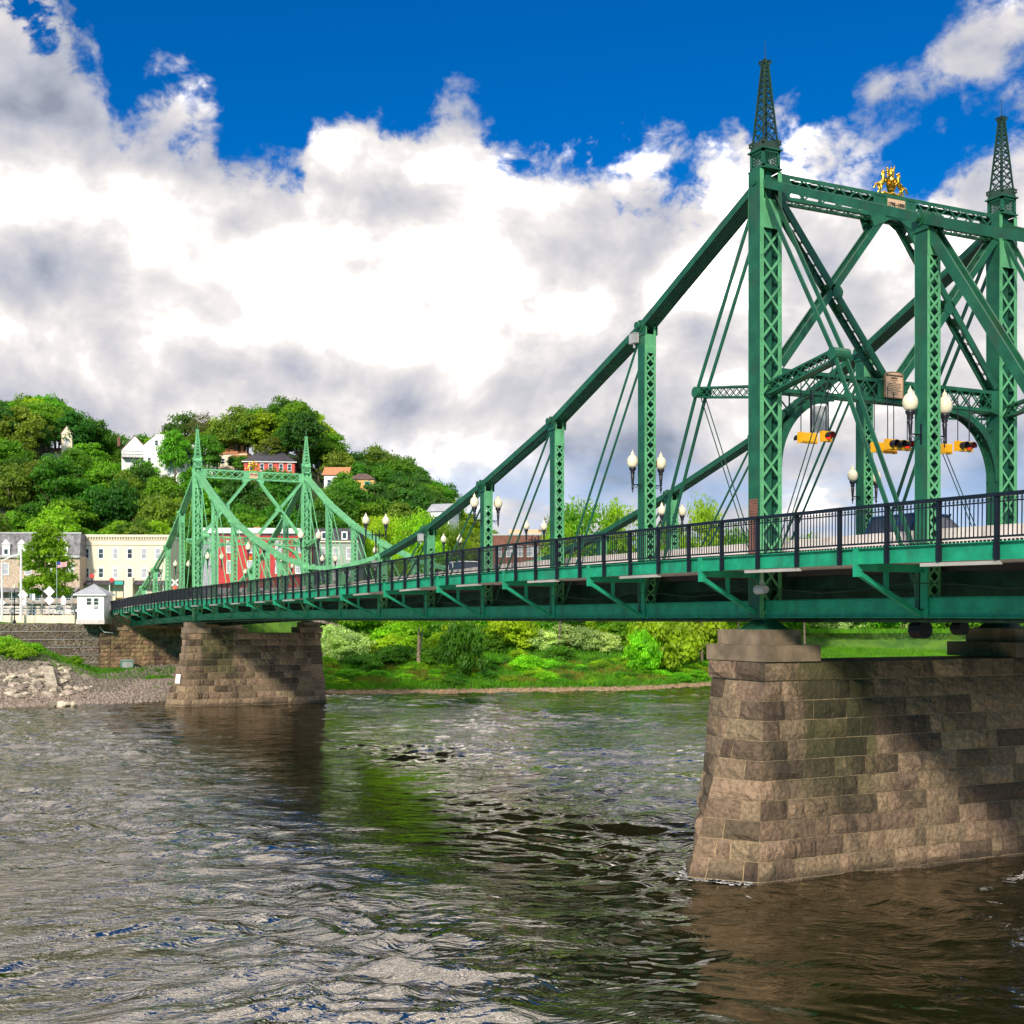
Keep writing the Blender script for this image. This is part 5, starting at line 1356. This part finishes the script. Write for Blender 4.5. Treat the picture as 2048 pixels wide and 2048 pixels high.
b = MB(); zA = Hh - 7.3; b.add([(-.2, 0, zA + .55), (Wd, 0, zA + .55), (Wd, -1.8, zA), (-.2, -1.8, zA), (Wd, -1.8, zA - .16), (-.2, -1.8, zA - .16)], [(0, 3, 2, 1), (3, 5, 4, 2)]); b.build('porch_roof', M['darkroof'], cb)
b = MB()
for x in (.3, 2.6, 5, 7.2, 10.5, 13): b.box(x, -1.75, 0, x + .12, -1.63, zA)
b.build('porch_posts', M['white'], cb)
b = MB(); b.box(7.4, -2.2, -.5, 8.6, -.9, zA + .9); b.build('pillar', M['cream'], cb)
for x in (1.2, 3.6, 5.6, 9.3, 11.6): window(cb, x, 1.0, .9, 1.9, pm='pane', fm='orange')
b = MB(); b.box(-.3, -2.3, 2.05, 7.3, -.6, 2.2); b.build('green_awning', M['blue'], cb)
# stone mansard building
loc, rz = frame(-62, 188, .2, R(2)); mb_ = thing('mansard_building', 'tan masonry building with mottled slate mansard roof and white dormers', 'building', loc, rz)
Wd = 16.3; Hw = HZ(1112, 188) - .2; Ht = HZ(1066, 188) - .2
b = MB(); b.box(0, 0, -1, Wd, 10, Hw); b.build('wall', M['lime'], mb_)
b = MB(); b.add([(0, 0, Hw), (Wd, 0, Hw), (Wd, 9, Hw), (0, 9, Hw), (.1, .9, Ht), (Wd - .1, .9, Ht), (Wd - .1, 8, Ht), (.1, 8, Ht)], [(0, 1, 5, 4), (1, 2, 6, 5), (2, 3, 7, 6), (3, 0, 4, 7), (4, 5, 6, 7)]); b.build('roof', M['slate'], mb_)
b = MB(); b.box(-.1, -.45, Hw - .25, Wd + .1, 0, Hw + .1); b.box(0, .8, Ht - .02, Wd, 1.0, Ht + .2); b.build('cornice', M['galv'], mb_)
for x in (1.6, 4.9, 7.2, 9.9, 13.5):
    b = MB(); b.box(x, -.05, Hw + .05, x + 1.1, 1.2, Hw + 1.75); gable(b, x, x + 1.1, -.05, 1.4, Hw + 1.75, .75, .12, 'y'); d_ = b.build('dormer', M['white'], mb_)
    g_ = MB(); g_.box(x + .3, -.08, Hw + .3, x + .8, -.04, Hw + 1.0); g_.build('pane', M['pane'], d_)
for x in (1.8, 5.0, 8.3, 11.5, 14.6): window(mb_, x, Hw - 2.7, .8, 1.5, pm='palepane')
b = MB(); b.add([(0, 0, 4.4), (Wd, 0, 4.4), (Wd, -1.7, 3.9), (0, -1.7, 3.9), (Wd, -1.7, 3.7), (0, -1.7, 3.7)], [(0, 3, 2, 1), (3, 5, 4, 2)]); b.box(0, -1.7, 1.95, Wd, -.3, 2.1); b.build('porch_roof', M['slate'], mb_)
b = MB()
for k in range(8): b.box(k * 2.2 + .2, -1.65, 0, k * 2.2 + .32, -1.5, 3.8)
for k in range(60): b.box(k * .27, -1.62, 2.1, k * .27 + .05, -1.57, 2.75)
b.box(0, -1.64, 2.75, Wd, -1.56, 2.82); b.build('balcony_rail', M['galv'], mb_)
for x in (1.5, 4.8, 8.6, 12.6): 
    b = MB(); b.box(x, -.05, 0, x + 1.2, .02, 1.5); b.prism([(x + .6 + .6 * math.cos(a), -.05, 1.5 + .45 * math.sin(a)) for a in np.linspace(0, math.pi, 9)], (0, .07, 0)); d_ = b.build('arched_door', mat('pale_blue_paint', (.3, .5, .6), .6) if x < 2 else bpy.data.materials['pale_blue_paint'], mb_)
    g_ = MB(); g_.box(x + .15, -.08, 0, x + 1.05, -.055, 1.45); g_.build('pane', M['pane'], d_)
for x in (2.0, 6.0, 9.5, 14): window(mb_, x, 2.5, .9, 1.1, fm='white', pm='pane')
# red building with concrete flank
loc, rz = frame(437, 178, .3, R(4)); rb = thing('red_building', 'red brick front building with white cornice behind the distant portal', 'building', loc, rz)
Hr = HZ(1056, 178) - .3; Wd = 12.6
b = MB(); b.box(0, 0, -1, Wd, 10, Hr - 1.0); b.build('wall', M['red'], rb)
b = MB(); b.box(-2.3, .1, -1, -.02, 10, Hr - .9); b.build('concrete_flank', M['greyroof'], rb)
b = MB(); b.box(-2.2, -.5, Hr - .75, Wd + .1, .2, Hr); b.build('cornice', M['white'], rb); b = MB(); b.box(-.05, -.7, 2.9, Wd + .1, 0, 4.0); b.build('shop_fascia', M['white'], rb)
b = MB(); b.box(0, -.1, Hr - 1.0, Wd, 11, Hr - .75); b.build('parapet', M['slate'], rb)
for x in (1.2, 4.1, 8.0, 10.8):
    window(rb, x, Hr - 3.4, .8, 1.5, pm='palepane'); window(rb, x, Hr - 6.3, .8, 1.6, pm='palepane')
b = MB(); b.box(4.6, 3, Hr - .8, 5.4, 3.8, Hr + .4); b.build('chimney', M['terra'], rb)
for x in (.6, 3.2, 6.0, 8.6): window(rb, x, .4, 1.8, 2.0, fm='brick', pm='pane', cross=False)
b = MB(); b.add([(5.2, -.1, 2.7), (11, -.1, 2.7), (11, -1.4, 2.0), (5.2, -1.4, 2.0), (11, -1.4, 1.8), (5.2, -1.4, 1.8)], [(0, 3, 2, 1), (3, 5, 4, 2)]); b.build('blue_awning', M['skyblue'], rb)
# grey green house
loc, rz = frame(626, 186, .3, R(0)); gh = thing('grey_green_building', 'grey green mansard building with dark roof right of the red building', 'building', loc, rz)
Hg = HZ(1082, 186) - .3
b = MB(); b.box(0, 0, -1, 6.6, 9, Hg); b.build('wall', M['greengrey'], gh)
b = MB(); b.add([(-.1, -.2, Hg), (6.7, -.2, Hg), (6.7, 9, Hg), (-.1, 9, Hg), (.2, .8, Hg + 1.9), (6.4, .8, Hg + 1.9), (6.4, 8, Hg + 1.9), (.2, 8, Hg + 1.9)], [(0, 1, 5, 4), (1, 2, 6, 5), (2, 3, 7, 6), (3, 0, 4, 7), (4, 5, 6, 7)]); b.build('roof', M['darkroof'], gh)
b = MB(); b.box(-.1, -.35, Hg - .2, 6.7, 0, Hg); b.build('cornice', M['cream'], gh)
for x in (1.0, 3.0, 5.0): window(gh, x, Hg - 2.6, .8, 1.5, pm='palepane'); window(gh, x, Hg - 5.6, .8, 1.5, pm='palepane')
for x in (1.2, 4.2):
    b = MB(); b.box(x, -.1, Hg + .1, x + .9, 1, Hg + 1.4); d_ = b.build('dormer', M['white'], gh); g_ = MB(); g_.box(x + .2, -.13, Hg + .4, x + .7, -.09, Hg + 1.2); g_.build('pane', M['pane'], d_)
# brown brick building and stone turret behind midspan
loc, rz = frame(984, 200, .0, R(-2)); kb = thing('brick_building', 'low brown brick building seen through the truss near midspan', 'building', loc, rz)
Hk = HZ(1071, 200)
b = MB(); b.box(0, 0, -5, 10.5, 9, Hk); b.build('wall', M['brick'], kb); b = MB(); b.box(-.1, -.1, Hk, 10.6, 9, Hk + .25); b.build('coping', M['galv'], kb)
for k in range(6): window(kb, .6 + k * 1.65, Hk - 3.3, .9, 1.5, pm='palepane')
for x in (2.6, 5.6): b = MB(); b.box(x, 2, Hk, x + 2.2, 3, Hk + 1.1); b.build('rooftop_unit', M['plaque'], kb)
loc, rz = frame(1127, 205, .0); kb = thing('stone_turret', 'weathered stone wall end behind the second post', 'building', loc, rz)
b = MB(); b.box(0, 0, -4, 2.6, 4, HZ(1037, 205)); b.build('wall', M['stone2'], kb); b = MB(); b.box(-.15, -.15, HZ(1037, 205), 2.75, 4, HZ(1033, 205)); b.build('coping', M['cap'], kb)
# toll hut
loc, rz = frame(154, 156, -.12, R(0)); hu = thing('toll_hut', 'small white hut with grey pyramid roof beside the bridge end', 'hut', loc, rz)
b = MB(); b.box(0, 0, 0, 3.7, 3.2, 3.3); b.build('wall', M['white'], hu); b = MB(); b.box(-.1, -.1, -.6, 3.8, 3.3, 0); b.build('plinth', M['conc'], hu)
b = MB(); hip(b, 0, 3.7, 0, 3.2, 3.37, 1.4, .42, .02); b.build('roof', M['greyroof'], hu)
b = MB(); b.box(-.42, -.42, 3.2, 4.12, 3.6, 3.35); b.build('eaves', M['white'], hu)
for x in (1.35, 2.35): window(hu, x, 1.95, .6, .85, wid=.06)
b = MB(); b.box(2.3, -.18, 1.5, 2.85, .0, 1.8); b.build('vent', M['galv'], hu)
b = MB(); b.box(.6, -.03, .1, 1.35, 0, 1.95); d_ = b.build('door', M['white'], hu); g_ = MB(); g_.box(1.2, -.07, .95, 1.28, -.03, 1.05); g_.build('handle', M['black'], d_)
hu.scale = (.90, .90, .93)
# hillside houses
def put_house(px, py, dep, yaw, name, label):
    loc, rz = frame(px, dep, HZ(py, dep), yaw); return thing(name, label, 'house', loc, rz)
h = put_house(243, 965, 293, R(12), 'white_house', 'white gabled house with dark brown roof high on the hill')
b = MB(); b.box(0, 0, -2, 7.0, 9, 7.4); b.build('wall', M['white'], h)
b = MB(); gable(b, .2, 5.8, 0, 8, 7.4, 3.4, .2, 'y'); b.build('gable_wall', M['white'], h)
b = MB(); gable(b, 0, 6, .3, 9, 7.5, 3.6, .35, 'y'); b.build('roof', M['brownroof'], h)
b = MB(); b.box(.2, -1.6, 5.6, 6.6, 0, 5.75); b.box(.2, -1.6, 6.4, 6.6, -1.5, 6.5)
for k in range(20): b.box(.2 + k * .33, -1.58, 5.7, .28 + k * .33, -1.52, 6.45)
b.build('balcony', M['darkroof'], h)
for x, z in ((2.6, 8.2), (5.4, 4.0), (4.4, 1.5), (6.0, .2)): window(h, x, z, .7, 1.1)
b = MB(); b.box(-1.2, 3, 8.8, -.6, 3.6, 11); b.build('chimney', M['brick'], h)
h = put_house(287, 965, 290, R(8), 'mansard_house', 'large pale house with dark mansard roof beside the white gabled house')
b = MB(); b.prism([(0, 0, -2), (7.4, 0, -2), (7.4, 0, 6.4), (5.6, 0, 11.0), (3.0, 0, 11.2), (0, 0, 8.6)], (0, 8, 0)); recalc(b.build('wall', M['white'], h))
b = MB(); b.box(7.4, -.1, -2, 15.5, 8, 6.2); b.build('wing', M['white'], h)
b = MB(); b.add([(7.2, -.2, 6.4), (15.8, -.2, 6.4), (15.8, 8, 6.4), (7.2, 8, 6.4), (7.2, .8, 9.2), (15.4, .8, 9.2), (15.4, 7, 9.2), (7.2, 7, 9.2)], [(0, 1, 5, 4), (1, 2, 6, 5), (2, 3, 7, 6), (3, 0, 4, 7), (4, 5, 6, 7)]); b.build('roof', M['darkroof'], h)
b = MB(); b.box(7.1, -.4, 6.1, 15.9, 0, 6.4); b.build('cornice', M['white'], h)
for x in (8.4, 10.6, 13.2): 
    window(h, x, 3.4, .8, 1.6, y=-.1); b = MB(); b.box(x, -.2, 6.6, x + 1, 1, 8.3); gable(b, x, x + 1, -.2, 1.2, 8.3, .6, .1, 'y'); d_ = b.build('dormer', M['white'], h); g_ = MB(); g_.box(x + .3, -.24, 7, x + .7, -.19, 8); g_.build('pane', M['pane'], d_)
for x, z in ((1.0, 4.6), (2.6, 8.6), (4.5, 8.2), (1.2, 1.2), (5.6, 5.0)): window(h, x, z, .6, 1.1)
h = put_house(436, 930, 306, R(-10), 'terracotta_house', 'house with orange terracotta roofs left of the red house')
b = MB(); b.box(0, 0, -3, 7.4, 7, 2.6); b.build('wall', M['cream'], h); b = MB(); hip(b, 0, 5, 0, 7, 2.6, 2.4, .3); hip(b, 3.4, 7.6, -1.0, 6, 1.7, 1.9, .3, .4); b.build('roof', M['terra'], h)
b = MB(); b.box(5.0, 2, 3, 5.6, 2.6, 4.9); b.build('chimney', M['terra'], h)
for x in (.9, 2.6, 5.4): window(h, x, .3, .8, 1.2)
h = put_house(488, 948, 288, R(6), 'red_house', 'red clapboard house with dark hipped roof above the distant portal crest')
b = MB(); b.box(0, 0, -4, 11.4, 8, 2.9); b.build('wall', mat('red_clapboard', (.62, .09, .07), .75), h); b = MB(); hip(b, 0, 11.4, 0, 8, 2.9, 2.7, .5, .45); b.build('roof', M['darkroof'], h)
b = MB(); b.box(-.5, -.5, 2.7, 11.9, 0, 2.9); b.build('eaves', M['white'], h)
for x in (1.3, 3.7, 5.6, 8.0, 9.9): window(h, x, .9, .7, 1.4)
h = put_house(648, 1000, 284, R(0), 'white_villa', 'white house with rust roof half hidden by trees right of the portal')
b = MB(); b.box(0, 0, -3, 5.2, 7, 5.6); b.build('wall', M['white'], h); b = MB(); gable(b, 0, 5.2, 0, 7, 5.6, 2.2, .4); b.build('roof', M['terra'], h)
for x, z in ((.8, 3.2), (2.4, 3.2), (4.0, 3.2), (.8, .6), (2.6, .6)): window(h, x, z, .7, 1.3)
h = put_house(695, 1000, 282, R(0), 'orange_house', 'orange rendered house half hidden by trees right of the white villa')
b = MB(); b.box(0, 0, -3, 6.0, 7, 4.6); b.build('wall', M['orange'], h); b = MB(); hip(b, 0, 6, 0, 7, 4.6, 1.7, .3); b.build('roof', M['brownroof'], h)
for x, z in ((.8, 2.6), (3.9, 2.6), (.8, .2), (3.7, .2)): window(h, x, z, 1.0, 1.4, fm='blue')
h = put_house(86, 945, 296, R(10), 'tower_house', 'cream old house with steep gabled tower at the left of the hill')
b = MB(); b.box(0, 0, -3, 7.0, 7, 4.5); b.build('wall', M['cream'], h); b = MB(); b.box(4.2, -.4, -2, 6.6, 2, 9.0); gable(b, 4.2, 6.6, -.4, 2, 9.0, 1.9, .12, 'y'); b.build('tower', M['cream'], h)
b = MB(); gable(b, 4.0, 6.8, -.3, 2.2, 9.1, 2.1, .15, 'y'); hip(b, 0, 7, 0, 7, 4.5, 1.8, .3); b.build('roof', M['brownroof'], h)
window(h, 5.0, 6.7, .8, 1.3, y=-.4, pm='palepane')
for x, z in ((1, 1.8), (2.8, 1.8), (5, 2.2)): window(h, x, z, .8, 1.4, y=-.0 if x < 4 else -.4)
h = put_house(856, 1036, 244, R(-20), 'grey_roof_house', 'small house with pale grey roof at the right foot of the hill')
b = MB(); b.box(0, 0, -3, 4.4, 5, 1.2); b.build('wall', M['white'], h); b = MB(); gable(b, 0, 4.4, 0, 5, 1.2, 1.7, .3); b.build('roof', M['greyroof'], h)
# signs, poles, flag
def sign(px, dep, zc, shapes, zbase, label, name='road_sign'):
    p = PX(px, dep, zbase); t = thing(name, label, 'sign', p, RZ0)
    b = MB(); b.tube([(0, 0, 0), (0, 0, zc - zbase)], .045, 6); b.build('post', M['galv'], t)
    for (dz_, sz, dia) in shapes:
        z = zc - zbase + dz_; b = MB(); h = sz / 2
        if dia: b.prism([(0, -.07, z - h), (h, -.07, z), (0, -.07, z + h), (-h, -.07, z)], (0, .03, 0))
        else: b.prism([(-h * .8, -.07, z - h), (h * .8, -.07, z - h), (h * .8, -.07, z + h), (-h * .8, -.07, z + h)], (0, .03, 0))
        recalc(b.build('sign_panel', M['white'], t))
sign(99, 161, HZ(1183, 161), ((0, 1.4, True), (-1.12, 1.3, True)), .3, 'double diamond white sign back left of the hut')
sign(46, 161, HZ(1190, 161), ((0, 1.35, True), (-.85, 1.0, False)), .3, 'diamond over square white sign back beside the black lamp post')
sign(65, 161, HZ(1194, 161), ((0, .85, False),), .3, 'small square white sign back between the diamond signs')
sign(4, 161, HZ(1205, 161), ((0, 1.0, True),), .3, 'lone white diamond sign back at the left edge')
sign(127, 161, HZ(1195, 161), ((0, .55, True), (-.5, .8, False)), .3, 'narrow white arrow sign back beside the flag pole')
t = thing('crossbuck_sign', 'white X railroad crossing sign with red lamp at the far end of the bridge', 'sign', PX(350, 166, .4), RZ0)
z = HZ(1165, 166) - .4
for s in (-1, 1): b = MB(); b.bar((-.42, -.05 - s * .02, z - .42 * s), (.42, -.05 - s * .02, z + .42 * s), .02, .2, (0, 1, 0)); b.build('blade', M['white'], t)
b = MB(); b.tube([(0, 0, 0), (0, 0, z)], .06, 6); b.build('post', M['galv'], t); b = MB(); b.tube([(0, -.15, z - .65), (0, -.05, z - .65)], .22, 12); b.build('lamp', M['redlens'], t)
t = thing('lamp_post', 'slim black lamp post with small globe standing on the gabion wall', 'lamp post', PX(29, 156, -.65), RZ0)
H_ = HZ(1178, 156) + .65; b = MB(); b.tube([(0, 0, 0), (0, 0, H_)], [.08, .05], 8); b.lathe((0, 0, 0), [(.2, 0), (.2, .3), (.1, .5)], 8); b.build('pole', M['black'], t); b = MB(); b.lathe((0, 0, H_), [(.08, 0), (.2, .2), (.12, .45), (.02, .6)], 10); b.build('globe', M['globe'], t)
for i, (px, dep, ty, rad) in enumerate(((42, 159, 1098, .17), (4, 158, 1124, .15))):
    t = thing('signal_mast', ['tall white mast with long arm in front of the yellow green tree', 'shorter white mast at the left edge of the street'][i], 'mast', PX(px, dep, -.2), RZ0); H_ = HZ(ty, dep) + .2
    b = MB(); b.tube([(0, 0, 0), (0, 0, H_)], [rad, rad * .7], 8); b.build('pole', M['white'], t)
    if i == 0: b = MB(); b.tube([(0, 0, H_ - .7), (-.9, 0, H_ - .8), (-2.4, 0, H_ - 1.5)], .09, 6); b.build('arm', M['white'], t); b = MB(); b.box(-.35, -.15, H_ - .25, .05, .15, H_ + .05); b.build('camera_head', M['white'], t)
t = thing('flag_pole', 'green flag pole with a small flag in front of the cream building', 'flag pole', PX(113.5, 164, .3), RZ0); H_ = HZ(1123, 164) - .3
b = MB(); b.tube([(0, 0, 0), (0, 0, H_)], .05, 6); b.build('pole', mat('pale_green_pole', (.3, .42, .35), .5), t)
b = MB(); n_ = 8
for k in range(n_ + 1): x = k / n_ * 1.35; yw = .09 * math.sin(k * 1.3); b.v += [(x, yw, H_ - .05 + .05 * math.sin(k)), (x, yw, H_ - .82 + .12 * x)]
b.f = [(2 * k, 2 * k + 1, 2 * k + 3, 2 * k + 2) for k in range(n_)]
fm = mat('flag_red_white', (.75, .55, .55), .8); g = NG(fm.node_tree); tc_ = g.n('ShaderNodeTexCoord').outputs['Object']; sp_ = g.n('ShaderNodeSeparateXYZ'); g.put(sp_.inputs[0], tc_)
st_ = g.m('GREATER_THAN', g.m('FRACT', g.m('MULTIPLY', sp_.outputs[2], 8.5)), .5); c_ = g.mix(st_, (.7, .7, .7), (.6, .02, .04)); can = g.m('MULTIPLY', g.m('LESS_THAN', sp_.outputs[0], .5), g.m('GREATER_THAN', sp_.outputs[2], H_ - .45)); c_ = g.mix(can, c_, (.03, .05, .25))
p_ = g.n('ShaderNodeBsdfPrincipled'); g.put(p_.inputs['Base Color'], c_); o_ = g.n('ShaderNodeOutputMaterial'); g.put(o_.inputs[0], p_.outputs[0])
b.build('flag', fm, t)
car('white car parked on the street behind the guard rail left of the hut', PX(131, 168, .25), RZ0 + .1, M['carwhite'], 4.7, 1.5)
car('grey car at the left edge of the street', PX(6, 168, .25), RZ0, M['galv'], 4.4, 1.45)
for i, (px, py) in enumerate(((184, 1152), (224, 1160))):
    t = thing('red_signal_head', ['red round signal above the hut roof', 'red round signal in front of the cream building'][i], 'signal', PX(px, 170, .3), RZ0); z = HZ(py, 170) - .3
    b = MB(); b.tube([(0, 0, 0), (0, 0, z)], .06, 6); b.build('post', M['black'], t); b = MB(); b.tube([(0, -.2, z), (0, 0, z)], .30, 10); b.build('lamp', M['redmetal'], t)
t = thing('street_name_sign', 'teal banner sign in front of the cream building', 'sign', PX(238, 170, .3), RZ0); z = HZ(1166, 170) - .3
b = MB(); b.box(-.55, -.04, z - .22, .55, .0, z + .22); b.build('sign_panel', M['blue'], t); b = MB(); b.tube([(.6, 0, 0), (.6, 0, z + .2)], .05, 6); b.build('post', M['black'], t)
for i, (px, py, s_, lab) in enumerate(((8, 1300, 1.0, 'bright shrub at the left picture edge below the gabion wall'), (38, 1308, .8, 'small bright shrub above the riprap heap'), (62, 1300, .7, 'green shrub at the foot of the gabion wall near the drain'), (150, 1318, .5, 'low shrub at the wall foot right of the riprap'))):
    d_ = dep_of(py + 12, px); p = PX(px, d_, HZ(py + 12, d_)); setp(share('bush', PROTO[('bush', (4, 1, 4, 0)[i])], None, p, (0, 0, i), (s_, s_, s_ * .8)), lab, 'bush', 'shrubs below the gabion wall')
pebbles('slope_rubble', 2600, 7, -46, -24, 18, 62, .25, .7)
fr_ = random.Random(8); b = MB()
for k in range(170):
    t_ = fr_.random(); sx_ = -1 if k % 3 else 1
    x_ = sx_ * 1.75 * t_ + fr_.gauss(0, .10) - .1; y_ = 3.35 - 1.5 * t_ + abs(fr_.gauss(0, .16)); r_ = fr_.uniform(.03, .11)
    z_ = WATER + .05
    b.add([(x_ + r_ * math.cos(a_) * fr_.uniform(.6, 1.5), y_ + r_ * math.sin(a_) * fr_.uniform(.6, 1.5), z_) for a_ in (0, 1.05, 2.1, 3.14, 4.2, 5.25)], [(0, 1, 2, 3, 4, 5)])
b.build('river_foam', M['foam'], kind='stuff')
